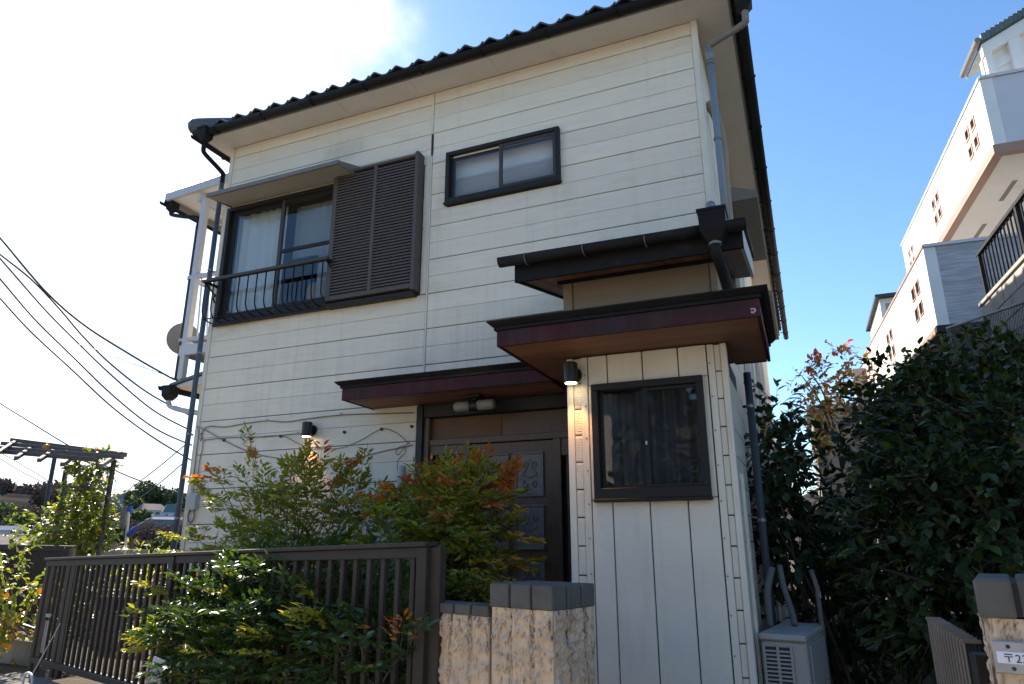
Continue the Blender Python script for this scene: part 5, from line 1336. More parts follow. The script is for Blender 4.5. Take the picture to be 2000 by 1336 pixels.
# lower bush growing through the fence
def C_(px, py, d=.05): return at_pl(px, py, onf(0, d, 0), FN)
nandina('nandina_shrub', 'low dark nandina bush bulging through the bronze fence', tuple(onf(-2.5, .18, GZ)),
    [(C_(470, 1200, .1), (.36, .24, .28), 50, GC), (C_(560, 1170, .16), (.42, .22, .26), 52, GC), (C_(520, 1290, .04), (.46, .26, .30), 58, GC), (C_(420, 1290, -.04), (.36, .24, .24), 40, (1, .1, 0, 0)), (C_(630, 1270, .14), (.36, .22, .30), 40, GC), (C_(430, 1195, .10), (.22, .20, .16), 20, (1, .1, 0, 0)), (C_(510, 1160, .16), (.32, .2, .12), 22, (1, .1, 0, 0)), (C_(380, 1220, 0), (.20, .18, .18), 18, (1, .25, 0, 0))],
    sprays=[(C_(330, 1215, -.05), Vector((-1, -.1, .1)), (.4, 1, .12, 0), 3), (C_(345, 1165, 0), Vector((-1, -.1, .2)), (.6, 1, .08, 0), 3), (C_(345, 1255, -.05), Vector((-1, -.2, 0)), (.6, 1, .05, 0), 3), (C_(500, 1200, -.12), Vector((.1, -1, .1)), (.6, .8, 0, 0), 1), (C_(385, 1310, -.1), Vector((-.2, -.8, 0)), (.8, .8, .05, 0), 2)], group='nandina shrubs before the house', green='lgd')
nandina('nandina_shrub', 'sparser nandina between the fence posts beside the low wall', tuple(onf(-1.35, .22, GZ)),
    [(C_(700, 1250, .16), (.28, .18, .32), 40, GC), (C_(765, 1290, .14), (.18, .16, .26), 18, (1, .1, 0, 0)), (C_(740, 1170, .28), (.26, .18, .18), 16, GC), (C_(690, 1330, .10), (.30, .2, .2), 18, GC)],
    sprays=[(C_(655, 1250, -.06), Vector((-.6, -.5, .2)), (.8, 1, .1, 0), 2), (C_(700, 1240, -.06), Vector((.1, -.8, .2)), (.6, .6, .3, 0), 1), (C_(790, 1270, -.05), Vector((.5, -.6, .5)), (1, .3, .05, 0), 2)], group='nandina shrubs before the house', green='lgd')
nandina('nandina_shrub', 'small pink and yellow nandina at the house corner above the fence rail', (.9, -.55, GZ),
    [(at_y(420, 1075, -.5), (.22, .2, .08), 5, (.4, .6, .25, .15)), (at_y(430, 1130, -.5), (.3, .22, .2), 10, G0)],
    sprays=[(at_y(410, 1062, -.5), Vector((-1, 0, .4)), (.4, .5, .2, .7), 2), (at_y(385, 1060, -.5), Vector((-1, 0, .2)), (.4, 1, .3, .1), 3), (at_y(425, 1040, -.5), Vector((-.1, 0, 1)), (.4, 1, .4, 0), 3), (at_y(455, 1060, -.5), Vector((.3, 0, 1)), (.5, .7, .5, 0), 2)], group='nandina shrubs before the house')
# yellow plant at the left edge
def simple_plant(name, label, cat, base, lobes, kind, mats, ll, shell=.35, group=None, nsingle=300, r0=.012, stem='stem', stemmat='twig', twigs=True, spread=.2, outward=.8, nst=.06):
    par = thing(name, label, cat, tuple(base), group); leaves = []; tips = []; tw = MB()
    for c, r, n, wts in lobes:
        for _ in range(n):
            p, d = lobe_point(c, r, shell); dd = (d*outward+rv()*.7+Vector((0, 0, -.05)))
            k_ = random.randint(4, 7)
            ax = dd.normalized(); Lw = ll*2.4
            if twigs: tw.tube([p, p+ax*Lw], [.003, .0015], 3, False)
            if random.random() < nst: tips.append(p)
            for k in range(k_):
                ld = (ax*.6+rv()*.9+d*.35+Vector((0, 0, -.15))).normalized()
                leaves.append((p+ax*Lw*k/k_, frame(ld, Vector((0, 0, 1))+d*.8+rv()*.5), ll*random.uniform(.65, 1.2), random.choices(range(len(mats)), wts)[0]))
    stems_to(par, Vector(base), tips or [lobes[0][0]], r0, stem, stemmat, spread)
    if tw.v:
        t_ = tw.build('twig', M['twig'], par); t_['kind'] = 'stuff'
    finish_leaves(par, leaves, kind, mats, nsingle=nsingle)
    return par
def Yp_(px, py): return at_y(px, py, -.35)
simple_plant('yellow_shrub', 'yellow and orange leaved shrub spilling over the concrete wall at the left edge', 'shrub', tuple(Yp_(30, 1240)),
    [(Yp_(20, 1200), (.36, .3, .26), 60, (.5, .35, .25)), (Yp_(-30, 1130), (.30, .3, .30), 30, (.8, .3, .05)), (Yp_(15, 1255), (.18, .25, .20), 24, (.3, .3, .6)), (Yp_(40, 1150), (.22, .25, .22), 30, (1, .25, .1)), (Yp_(10, 1090), (.2, .2, .14), 12, (1, .2, .05))],
    'oval', ['lg', 'ly', 'lgold'], .075)
# pergola and its vine
PGY = 5.0
per = thing('timber_pergola', 'open timber slat pergola on thin posts beyond the slat fence', 'pergola', tuple(at_y(150, 1000, PGY)))
def pgv(px, py, y=PGY): return at_y(px, py, y)
pA, pB = pgv(20, 858, PGY), pgv(246, 887, PGY)
zP = 3.62
pdir = (pB-pA).normalized()
ends = []
for i, (l_, r_) in enumerate((((22, 859), (246, 888)), ((4, 866), (244, 889)), ((-14, 874), (240, 893)), ((-20, 880), (190, 898)))):
    a, b = pgv(*l_, PGY-.35*i), pgv(*r_, PGY-.35*i); m_ = MB(); m_.bar(a, b, .07, .09, ch=.004); m_.build('slat', M['pergola'], per)
for px, py in ((12, 870), (50, 878), (95, 882), (140, 890), (215, 893)):
    a, b = pgv(px+22, py-14, PGY+.15), pgv(px-18, py+12, PGY-1.5); a.z -= .06; b.z -= .05
    m_ = MB(); m_.bar(a, b, .07, .08, ch=.004); m_.build('rafter', M['pergola'], per)
for (tx_, ty_), (bx_, by_), yy in (((134, 890), (102, 1075), PGY-.1), ((107, 893), (86, 1000), PGY+1.2), ((223, 898), (193, 1090), PGY-.2)):
    a, b = pgv(tx_, ty_, yy), pgv(bx_, by_, yy); m_ = MB(); m_.tube([a, (a.x, a.y, GZ-1.6)], .052, 10); m_.build('post', M['alupale'], per, True)
for px, py in ((91, 874), (190, 889)):
    p = pgv(px, py, PGY-.4); m_ = MB(); m_.tube([p+Vector((0, 0, .07)), p+Vector((0, 0, .05)), p, p-Vector((0, 0, .06)), p-Vector((0, 0, .08))], [.02, .065, .085, .06, .02], 10)
    tag(m_.build('yellow_fruit', M['lgold'], None, True), 'round yellow fruit hanging from the pergola, ' + ('left one' if px < 100 else 'right one by the vine'), 'fruit')
def V_(px, py, y=PGY-.2): return at_y(px, py, y)
simple_plant('climbing_vine', 'leafy green vine climbing the timber pergola post', 'vine', tuple(V_(150, 1080)-Vector((0, 0, 1.2))),
    [(V_(165, 960), (.50, .4, .75), 120, (.8, .4, .02)), (V_(150, 1030), (.8, .5, .5), 190, (.9, .3, .02)), (V_(180, 910), (.42, .35, .22), 50, (.5, .7, .06)), (V_(100, 1040), (.5, .4, .35), 80, (.6, .6, .03)), (V_(190, 1010), (.3, .35, .5), 80, (1, .15, .02)), (V_(130, 1085), (.8, .5, .4), 120, (1, .2, .02))],
    'oval', ['lg', 'lvine', 'lgold'], .13, .3, spread=.5)
# laundry pole with hangers
lp = thing('laundry_pole', 'pale laundry pole stand with white hangers and blue cloth beside the vine', 'laundry pole', tuple(V_(240, 1060, 4)))
def W_(px, py, y=4.0): return at_y(px, py, y)
m_ = MB(); m_.tube([W_(252, 1000), W_(243, 1085), W_(241, 1130)], .025, 8); m_.build('stand', M['greyplastic'], lp)
m_ = MB(); m_.tube([W_(212, 972), W_(243, 994)], .022, 8); m_.tube([W_(214, 982), W_(240, 1000)], .014, 8); m_.build('pole', M['lagging'], lp)
m_ = MB(); m_.tube([W_(242, 990), W_(241, 1010), W_(240, 1028), W_(239, 1034)], [.05, .055, .055, .02], 10); m_.build('white_cloth', M['lagging'], lp, True)
m_ = MB(); m_.prism([W_(246, 990), W_(256, 988), W_(256, 1000), W_(252, 1006)], (0, .04, 0)); m_.build('blue_cloth', M['bluefab'], lp)
m_ = MB(); m_.tube([W_(252, 1046), W_(262, 1034), W_(272, 1028)], [.06, .05, .03], 8); m_.build('blue_cloth', M['bluefab'], lp, True)
m_ = MB(); m_.tube([W_(262, 1034), W_(275, 1025), W_(296, 1014)], [.028, .034, .03], 10); m_.build('rolled_cloth', M['lagging'], lp, True)
def hanger(px, py, label):
    a = W_(px, py); m_ = MB(); wv = Vector((.27, -.06, 0))
    m_.tube([a+Vector((0, 0, .12)), a+Vector((.02, 0, .16)), a+Vector((.04, 0, .10)), a, a-wv-Vector((0, 0, .11)), a+wv-Vector((0, 0, .11)), a], .010, 5)
    return tag(m_.build('clothes_hanger', M['lagging']), label, 'hanger', 'clothes hangers on the laundry pole')
hanger(228, 1000, 'white clothes hanger, upper of the two on the laundry pole'); hanger(233, 1016, 'white clothes hanger, lower of the two on the laundry pole')

# ================================================================== HEDGE AND SHRUBS on the right
def H_(px, py, d): return at_d(px, py, d)
simple_plant('camellia_hedge', 'large dark camellia hedge filling the right side below the white building', 'hedge', (8.2, 1.0, GZ),
    [(H_(1870, 880, 6.2), (.72, .8, .62), 429, (1, 0.24)), (H_(1965, 815, 6.4), (.5, .7, .55), 247, (1, 0.32)), (H_(1812, 850, 6.6), (.38, .6, .48), 195, (1, 0.16)), (H_(1900, 1060, 5.6), (.78, .8, .7), 442, (1, 0.36)), (H_(1812, 1010, 6.2), (.42, .7, .75), 286, (1, 0.14)), (H_(1800, 1150, 5.6), (.46, .6, .45), 195, (1, 0.28)), (H_(1990, 980, 5.6), (.55, .7, .75), 260, (1, 0.36)), (H_(1758, 935, 6.8), (.28, .5, .45), 104, (1, 0.10)), (H_(1930, 1230, 5.2), (.6, .5, .35), 117, (1, 0.14)), (H_(1890, 715, 6.6), (.34, .4, .16), 78, (.7, .4)), (H_(1735, 745, 6.8), (.15, .25, .16), 28, (1, 0.10)), (H_(1985, 715, 6.6), (.28, .4, .18), 46, (.7, .5)), (H_(1830, 770, 6.6), (.35, .5, .25), 91, (1, 0.34))],
    'oval', ['ld', 'ldy'], .078, .55, r0=.035, stem='trunk', stemmat='bark', spread=1.2, nst=.02)
simple_plant('side_passage_shrub', 'dark upright evergreen shrub above the air conditioner', 'shrub', (6.0, .55, GZ),
    [(H_(1515, 815, 6.6), (.10, .3, .24), 20, (1, .10)), (H_(1518, 900, 6.4), (.24, .45, .36), 70, (1, .04)), (H_(1530, 1000, 6.3), (.32, .5, .42), 100, (1, .02)), (H_(1550, 1080, 6.3), (.44, .5, .40), 90, (1, .02)), (H_(1590, 960, 7.2), (.22, .4, .3), 16, (1, .03)), (H_(1630, 1080, 7.2), (.4, .5, .3), 60, (1, .03)), (H_(1660, 1150, 7.2), (.45, .5, .5), 110, (1, .03)), (H_(1640, 1260, 6.4), (.4, .5, .35), 80, (1, .03)), (H_(1600, 880, 7.6), (.16, .3, .14), 5, (1, .05)), (H_(1565, 850, 6.8), (.10, .2, .10), 4, (1, .1))],
    'oval', ['ld', 'ldy'], .10, .2, r0=.016, stem='stem', stemmat='bark', spread=.2, outward=.5)
simple_plant('camellia_sprig', 'loose camellia branch with big leaves reaching left from the hedge', 'shrub', (7.2, 1.6, GZ),
    [(H_(1650, 850, 8.0), (.26, .3, .14), 9, (1, .05)), (H_(1668, 930, 8.2), (.36, .4, .4), 20, (1, .05)), (H_(1650, 1040, 8.0), (.36, .4, .3), 24, (1, .05)), (H_(1695, 810, 8.4), (.2, .3, .22), 18, (1, .05))],
    'oval', ['ld', 'ldy'], .12, .1, r0=.02, stem='stem', stemmat='bark', spread=.2, outward=.5)
def strap_plant(label, base, n, ln, mats, group=None):
    par = thing('strap_leaved_plant', label, 'plant', tuple(base), group)
    t = MB(); b = Vector(base)
    me = []
    for k in range(n):
        a = random.random()*6.28; l_ = ln*random.uniform(.6, 1.2); o_ = Vector((math.cos(a), math.sin(a), 0)); sd = Vector((-o_.y, o_.x, 0)); t = MB(); w_ = .010
        pts = [(b+o_*l_*u*.8+Vector((0, 0, l_*(1.5*u-1.35*u*u))), w_*(1-u**2)+.001) for u in (0, .25, .5, .75, 1)]
        vs = []
        for p, ww in pts: vs += [p-sd*ww, p+sd*ww]
        t.add(vs, [(2*i, 2*i+1, 2*i+3, 2*i+2) for i in range(4)]); t.build('leaf', M[random.choice(mats)], par, True)
strap_plant('tuft of strap leaves at the foot of the hedge beside the passage', tuple(at_d(1700, 1215, 6.2)-Vector((0, 0, .15))), 46, .55, ['ldy', 'ld'])
strap_plant('lower tuft of strap leaves near the folded gate', tuple(at_d(1765, 1270, 5.6)-Vector((0, 0, .2))), 40, .45, ['ld', 'ldy'])
# autumn tree behind the passage
def T_(px, py, d=15.0): return at_d(px, py, d)
simple_plant('autumn_tree', 'sparse autumn tree with red and olive leaves beyond the side passage', 'tree', (tuple(T_(1640, 860))),
    [(T_(1610, 760), (.60, .5, .40), 44, (1, .12, .02)), (T_(1645, 715), (.42, .5, .33), 30, (1, .2, .06)), (T_(1600, 740), (.4, .4, .28), 18, (1, .15, .04)), (T_(1605, 820), (.32, .3, .55), 34, (1, .35, .02)), (T_(1665, 770), (.4, .4, .4), 18, (1, .2, .1)), (T_(1640, 680), (.25, .25, .12), 7, (.2, .6, .8)), (T_(1592, 678), (.06, .06, .05), 2, (.1, .2, 1)), (T_(1575, 715), (.10, .1, .06), 3, (.2, .3, 1))],
    'oval', ['lautumn', 'lgold', 'lr'], .115, .1, nsingle=150, r0=.03, stem='trunk', stemmat='bark', spread=.12, nst=.045)
simple_plant('hanging_vine', 'straggly yellow green vine hanging in front of the grey rear house', 'vine', tuple(T_(1595, 860, 14)),
    [(T_(1590, 850, 14), (.22, .25, .55), 34, (.6, 1, .3)), (T_(1600, 800, 14), (.3, .25, .3), 20, (.6, 1, .4))], 'narrow', ['lautumn', 'ly', 'lgold'], .16, .1, nsingle=100, r0=.02, spread=.15)

# ================================================================== WHITE APARTMENT BUILDING on the right
na = R(3.2)
ND = Vector((-math.sin(na), math.cos(na), 0)); NX = Vector((math.cos(na), math.sin(na), 0)); NO = Vector((9.0, 5.1, 0))
NM = Matrix((NX, ND, Vector((0, 0, 1)))).transposed().to_4x4(); NM.translation = NO
def nl(px, py, off=0.0):
    p = at_pl(px, py, NO+NX*off, NX); q = p-NO; return q.dot(ND), p.z
apt = thing('apartment_building', 'white apartment building with long solid balcony fronts and small square windows', 'building', (11.5, 14, 3.2))
def nbx(name, mat, a, b, ch=0.0, par=apt):
    m_ = MB(); (m_.bbox(a, b, ch, NM) if ch else m_.box(a, b, NM)); return m_.build(name, M[mat], par)
u0t, zut = nl(1912, 158); u0b, zub = nl(1943, 282); u1, _z = nl(1762.8, 486); LO = -.95; v0t, zlt = nl(1801.7, 486, LO); v0b, zlb = nl(1831.7, 634.5, LO); v1, _z2 = nl(1685, 712, LO)
U0 = (u0t+u0b)/2; V0 = (v0t+v0b)/2
# window holes in the balcony fronts: solve each little window onto the wall plane
def cluster(cs, span, z0, z1): return [nl(*c) for c in cs]
CL_U = [[(1900, 241.7), (1889.4, 263.4), (1907.7, 276), (1897, 297.7)], [(1830.5, 385), (1824, 400), (1836.5, 414), (1829.5, 430)], [(1781.5, 485), (1776.5, 498), (1785.5, 507), (1780.5, 516)]]
CL_L = [[(1792.5, 560), (1785, 577), (1800, 602), (1792, 615)], [(1740.5, 652), (1735, 664), (1746, 684), (1740, 694)], [(1703, 714), (1699, 722), (1707, 740), (1702, 750)]]
def front_with_windows(name, y0, y1, z0, z1, th, cl, mat, ox=0.0):
    hs = []
    for c in cl:
        pts = [nl(q[0], q[1], ox) for q in c]
        zu = sum(p[1] for p in pts[:2])/2; zd = sum(p[1] for p in pts[2:])/2; yn = (pts[0][0]+pts[2][0])/2; yf = (pts[1][0]+pts[3][0])/2
        sz = min(abs(zu-zd)*.66, abs(yf-yn)*.70); sz = max(sz, .14)
        for yy in (yn, yf):
            for zz in (zu, zd): 
                if z0+.05 < zz-sz/2 and zz+sz/2 < z1-.03: hs.append((yy-sz/2, yy+sz/2, zz-sz/2, zz+sz/2))
    ysb = sorted({y0, y1} | {round(v, 4) for h in hs for v in h[:2]}); zsb = sorted({z0, z1} | {round(v, 4) for h in hs for v in h[2:]})
    m_ = MB()
    for i in range(len(ysb)-1):
        run = None
        for j in range(len(zsb)-1):
            cy_, cz_ = (ysb[i]+ysb[i+1])/2, (zsb[j]+zsb[j+1])/2
            solid = not any(a < cy_ < b and c < cz_ < d for a, b, c, d in hs)
            if solid and run is None: run = zsb[j]
            if run is not None and (not solid or j == len(zsb)-2):
                m_.box((ox, ysb[i], run), (ox+th, ysb[i+1], zsb[j+1] if solid else zsb[j]), NM); run = None
    o_ = m_.build(name, M[mat], apt)
    for a, b, c, d in hs:
        t = .035*(.75 if ox else 1); f_ = MB(); OX = Matrix.Translation((ox, 0, 0))
        f_.box((-.012, a, c), (.05, b, c+t), NM @ OX); f_.box((-.012, a, d-t), (.05, b, d), NM @ OX); f_.box((-.012, a, c+t), (.05, a+t, d-t), NM @ OX); f_.box((-.012, b-t, c+t), (.05, b, d-t), NM @ OX)
        wo = f_.build('window', M['nbrown'], apt)
        q = MB(); q.box((.06, a+t, c+t), (.07, b-t, d-t), NM @ OX); q.build('pane', M['farglass'], wo)
    return o_
front_with_windows('balcony_front', U0, u1, zub, zut, .16, CL_U, 'nwhite')
front_with_windows('balcony_front', V0, v1, zlb, zlt, .16, CL_L, 'nwhite', LO)
nbx('coping', 'nwhite', (-.02, U0-.02, zut), (.18, u1+.02, zut+.035)); nbx('coping', 'nbrown', (LO+-.015, V0-.02, zlt), (LO+.18, v1+.02, zlt+.04))
nbx('balcony_end', 'nlav', (.162, U0, zub), (3.6, U0+.14, zut)); nbx('coping', 'nlav', (.0, U0-.03, zut+.002), (3.6, U0+.15, zut+.05))
nbx('edge_trim', 'nbrown', (-.03, U0-.03, zub-.14), (3.6, U0+.10, zub-.003)); nbx('edge_trim', 'nbrown', (-.03, U0+.102, zub-.14), (.10, u1, zub-.003))
nbx('tiled_end', 'ntile', (LO+.162, V0, zlb), (LO+1.62, V0+.16, zlt)); nbx('coping', 'nlav', (LO+0, V0-.03, zlt+.002), (LO+1.62, V0+.17, zlt+.05))
nbx('edge_trim', 'alu', (LO+-.02, V0-.02, zlb-.10), (LO+1.62, V0+.10, zlb-.003)); nbx('edge_trim', 'nbrown', (LO+-.02, V0+.102, zlb-.12), (LO+.12, v1, zlb-.003))
nbx('soffit', 'nwhite', (.10, U0+.10, zub-.03), (3.6, u1, zub-.004)); nbx('soffit', 'nwhite', (LO+.12, V0+.10, zlb-.06), (LO+1.8, v1, zlb-.006))
for k in range(5): nbx('soffit_vent', 'fascia', (.55, U0+1.2+k*1.6, zub-.036), (.62, U0+1.9+k*1.6, zub-.0305))
nbx('wall', 'nwhite', (1.6, U0+.9, 3.0), (1.75, v1, zub-.035)); nbx('wall', 'nwhite', (1.6, U0+.5, zub), (1.75, u1, zut+2.2))
nbx('wall', 'nwhite', (1.751, U0+.9, 3.0), (9.0, U0+1.05, zub-.03))
# shuttered opening with green frame on the recessed wall
def nlr(px, py): return nl(px, py, 1.6)
g0 = nlr(1965, 372); g1 = nlr(1890, 475); zt_ = g0[1]; 
GA, GB = g0[0], max(g1[0], g0[0]+2.2)
sw = nbx('shuttered_window', 'nshut', (1.565, GA+.12, zt_-2.1), (1.598, GB-.1, zt_-.12))
nbx('frame', 'ngreen', (1.53, GA, zt_-.12), (1.599, GB, zt_), .004, sw); nbx('frame', 'ngreen', (1.53, GA, zt_-2.1), (1.599, GA+.12, zt_-.122), .004, sw); nbx('frame', 'ngreen', (1.53, GB-.1, zt_-2.1), (1.599, GB, zt_-.122), .004, sw)
for k in range(26): nbx('slat', 'nshut', (1.555, GA+.125, zt_-2.08+k*.075), (1.567, GB-.105, zt_-2.08+k*.075+.05), 0, sw)
lq = nlr(1987, 376)
m_ = MB(); m_.bbox((1.44, lq[0]-.10, lq[1]-.09), (1.58, lq[0]+.10, lq[1]+.09), .02, NM); wl2 = m_.build('bulkhead_light', M['nlav'], apt)
nbx('light_bracket', 'alu', (1.58, lq[0]-.12, lq[1]-.11), (1.60, lq[0]+.12, lq[1]+.11), 0, wl2)
m_ = MB(); m_.tube([NM @ Vector(p) for p in ((3.2, U0+.55, zub-.10), (1.3, U0+.62, zub-.16), (.85, U0+.64, zub-.20), (.75, U0+.66, zub-.36))], .04, 10); m_.build('drain_pipe', M['nwhite'], apt, True)
# top storey: gable end with stepped frame and tile edge
r0y, r0z = nl(1917, 84); 
def nfr(px, py, y): 
    p = at_pl(px, py, NO+ND*y, ND); q = p-NO; return q.dot(NX), p.z
yG = U0+.55
ga_, gb_ = nfr(1916, 84, yG), nfr(2040, 8, yG)
dx = Vector((gb_[0]-ga_[0], 0, gb_[1]-ga_[1]))
def gpt(t, dz, y): return NM @ Vector((ga_[0]+dx.x*t, y, ga_[1]+dx.z*t+dz))
for dz, wd, y_, nm, mt_ in ((-.13, .20, yG, 'rake_board', 'nwhite'), (-.46, .14, yG+.10, 'rake_board', 'nwhite')):
    m_ = MB(); m_.prism([gpt(0 if dz > -.3 else .10, dz-wd/2, y_), gpt(1, dz-wd/2, y_), gpt(1, dz+wd/2, y_), gpt(0 if dz > -.3 else .10, dz+wd/2, y_)], ND*.12); m_.build(nm, M[mt_], apt)
m_ = MB(); m_.prism([gpt(0, -.22, yG+.13), gpt(1, -.22, yG+.13), gpt(1, -.22, yG+.13)+Vector((0, 0, -1.2)), gpt(0, -.22, yG+.13)+Vector((0, 0, -1.2))], ND*.1); 
m_.build('wall', M['nwhite'], apt)
for k in range(2):
    x_ = ga_[0]+.02+k*.34; nbx('frame_post', 'nwhite', (x_, yG+.02-.0*k, zut-.4), (x_+(.10 if k == 0 else .16), yG+.125, ga_[1]+dx.z/dx.x*(x_-ga_[0])-.14))
m_ = MB(); m_.prism([gpt(0, -.03, yG), gpt(1, -.03, yG), gpt(1, .0, yG), gpt(0, .0, yG)], ND*.9); nroof = m_.build('roof', M['nroof'], apt)
for k in range(14):
    t0, t1 = k/14, (k+.93)/14; m_ = MB(); a = gpt(t0, .0, yG-.06); b = gpt(t1, .0, yG-.06); h_ = Vector((0, 0, .13)); m_.prism([a, b, b+h_*.85, a+h_], ND*.25); m_.build('edge_tile', M['nroof'], nroof)
m_ = MB(); m_.tube([gpt(0, .03, yG-.05)+NX*-.05, gpt(0, .03, yG+.85)+NX*-.05], .05, 8); m_.build('gutter', M['fascia'], nroof)
# carport frame and slats under the lower balcony
ck = []
for k in range(7): nbx('stair_slat', 'nbrown', (LO+.35, V0+1.0+k*.42, zlb-.45-k*.26), (LO+1.5, V0+1.22+k*.42, zlb-.40-k*.26))
nbx('column', 'alu', (LO+.20, V0+.15, 2.6), (LO+.42, V0+.38, zlb-.11))
nbx('wall', 'fascia', (LO+1.3, V0+.5, 2.4), (LO+1.45, v1, zlb-.07))
# far dormer of the building behind
da, db = at_d(1728, 572, 40), at_d(1755, 572, 40)
dm = thing('neighbouring_house', 'pale house with dark hipped roof peeping over the white balcony', 'house', tuple(at_d(1740, 640, 40)))
m_ = MB(); c0 = at_d(1726, 640, 40); m_.box((c0.x, c0.y, c0.z-6), (c0.x+5, c0.y+6, da.z-.12)); m_.build('wall', M['nwhite'], dm)
m_ = MB(); m_.prism([(c0.x-.2, c0.y-.3, da.z-.12), (c0.x+5.2, c0.y-.3, da.z-.12), (c0.x+5.2, c0.y-.3, da.z+.05), (c0.x-.2, c0.y-.3, da.z+.05)], (0, 6.5, 0)); m_.build('roof', M['pipedark'], dm)
m_ = MB(); m_.box((c0.x+.25, c0.y-.03, da.z-1.6), (c0.x+.65, c0.y-.005, da.z-.4)); m_.build('window', M['cblock'], dm)
# ---- retaining wall of blocks with a railing, in front of the building
rw = thing('block_retaining_wall', 'sunlit concrete block retaining wall under the black stair railing', 'wall', (9.0, 3, 2.4))
RWX = -.86
def rwl(px, py): return nl(px, py, RWX)
ty0, tz0 = rwl(1915, 598); ty1, tz1 = rwl(2020, 491)
ztop_ = (tz0+tz1)/2
RY1, RY0 = ty0, -4.5
m_ = MB(); m_.box((RWX+.02, RY0, 1.0), (RWX+.25, RY1-.01, ztop_-.01), NM); m_.build('wall_core', M['mortar'], rw)
bh, bl = .20, .40
bmesh_ = MB(); bmesh_.bbox((RWX, .004, .004), (RWX+.06, bl-.004, bh-.004), .006); bme2 = bmesh_.mesh('block', M['cblock'])
nrow = int((ztop_-1.6)/bh)
for r_ in range(nrow):
    z = ztop_-(r_+1)*bh; y = RY1-bl-(.2 if r_ % 2 else 0)
    while y > RY0:
        link('block', bme2, rw, NM @ Matrix.Translation((random.uniform(-.003, .003), y, z))); y -= bl
nbx('coping', 'cblock', (RWX-.02, RY0, ztop_), (RWX+.27, RY1, ztop_+.05), .006, rw)
sr = thing('stair_railing', 'black metal railing with thin bars above the block retaining wall', 'railing', (9.1, 4, ztop_))
a0, az = rwl(1902, 520)
hR = .64
def srb(name, a, b, wx, wz, up=(0, 0, 1)):
    m_ = MB(); m_.bar(NM @ Vector(a), NM @ Vector(b), wx, wz, up); m_.build(name, M['darkmetal'], sr)
srb('top_rail', (RWX+.1, RY1+.05, ztop_+.05+hR), (RWX+.1, RY0, ztop_+.05+hR), .06, .04); srb('bottom_rail', (RWX+.1, RY1+.05, ztop_+.13), (RWX+.1, RY0, ztop_+.13), .05, .03)
y = RY1; k = 0
while y > RY0:
    srb('post' if k % 12 == 0 else 'bar', (RWX+.1, y, ztop_+.05), (RWX+.1, y, ztop_+.04+hR), .05 if k % 12 == 0 else .016, .05 if k % 12 == 0 else .016, NX); y -= .115; k += 1
# ---- chain link fence on the hedge side
CLX = -1.05
cl = thing('chain_link_fence', 'old green chain link fence standing behind the top of the hedge', 'fence', (8.4, 2, 3))
p0 = at_pl(1850, 641, NO+NX*CLX, NX); p1 = at_pl(2010, 587, NO+NX*CLX, NX)
def cbar(name, a, b, r): 
    m_ = MB(); m_.tube([a, b], r, 8); m_.build(name, M['fgreen'], cl, True)
dv = (p0-p1); dv.normalize(); p1e = p1-dv*3
cbar('top_rail', p0, p1e, .018); L_ = (p0-p1e).length
y = 0.02
while y < L_:
    q = p0-dv*y; cbar('post', q, Vector((q.x, q.y, 1.0)), .020); y += 1.5
wm = MB(); hh = 1.2; st = .075; k = -int(hh/st)
while k*st < L_:
    for sgn in (1, -1):
        s0_ = k*st; a_t, b_t = s0_, s0_+hh
        if sgn > 0: za, zb2 = 0, hh
        else: za, zb2 = hh, 0
        lo, hi = max(a_t, 0), min(b_t, L_)
        if hi <= lo: continue
        f0_, f1_ = (lo-a_t)/hh, (hi-a_t)/hh
        A3 = p0-dv*lo; B3 = p0-dv*hi; A3 = Vector((A3.x, A3.y, A3.z-(za+(zb2-za)*f0_))); B3 = Vector((B3.x, B3.y, B3.z-(za+(zb2-za)*f1_)))
        wm.tube([A3+NX*.003*sgn, B3+NX*.003*sgn], .0022, 4, False)
    k += 1
o_ = wm.build('wire_mesh', M['fascia'], cl); o_['kind'] = 'stuff'

g_ = MB(); g_.add([(5.62, -1.0, GZ+.012), (9.0, -1.0, GZ+.012), (8.8, 10.8, GZ+.012), (5.62, 10.8, GZ+.012)], [(0, 1, 2, 3)]); struct(g_.build('passage_shade_sheet', M['passageshade']))  # dark sheet laid over the soil, passage shade put into its colour
# ---- grey house and concrete post at the end of the passage
gh = thing('grey_house', 'grey clapboard house closing the end of the side passage', 'house', tuple(at_d(1640, 1000, 16)))
ga3, gb3 = at_y(1585, 803, 11.0), at_y(1720, 803, 11.0)
m_ = MB(); m_.box((ga3.x, 11.02, -1), (gb3.x+1.5, 15, ga3.z)); m_.build('wall', M['concrete'], gh)
nb_ = 26
for k in range(nb_):
    z = ga3.z-.16*(k+1); m_ = MB(); m_.prism([(ga3.x, 11.0, z), (ga3.x, 11.018, z), (ga3.x, 11.018, z+.157), (ga3.x, 11.012, z+.157)], (gb3.x+1.5-ga3.x, 0, 0)); m_.build('clapboard', M['greyplastic'], gh)
m_ = MB(); m_.bbox((ga3.x-.1, 10.9, ga3.z), (gb3.x+1.6, 15.1, ga3.z+.12), .01); m_.build('roof_edge', M['cblock'], gh)
for k in range(3): part('louvre', M['greyplastic'], gh, (at_y(1612, 800, 10.93).x, 10.93, ga3.z+.14+k*.09), (at_y(1652, 800, 10.93).x, 10.96, ga3.z+.20+k*.09), .004)
cp = thing('concrete_post', 'square weathered concrete post behind the autumn tree', 'post', tuple(at_d(1676, 800, 16.5)))
c_a, c_b = at_y(1665, 720, 10.4), at_y(1692, 720, 10.4)
m_ = MB(); m_.bbox((c_a.x, 10.4, -1), (c_b.x, 10.7, c_a.z), .015); m_.build('shaft', M['cblock'], cp)

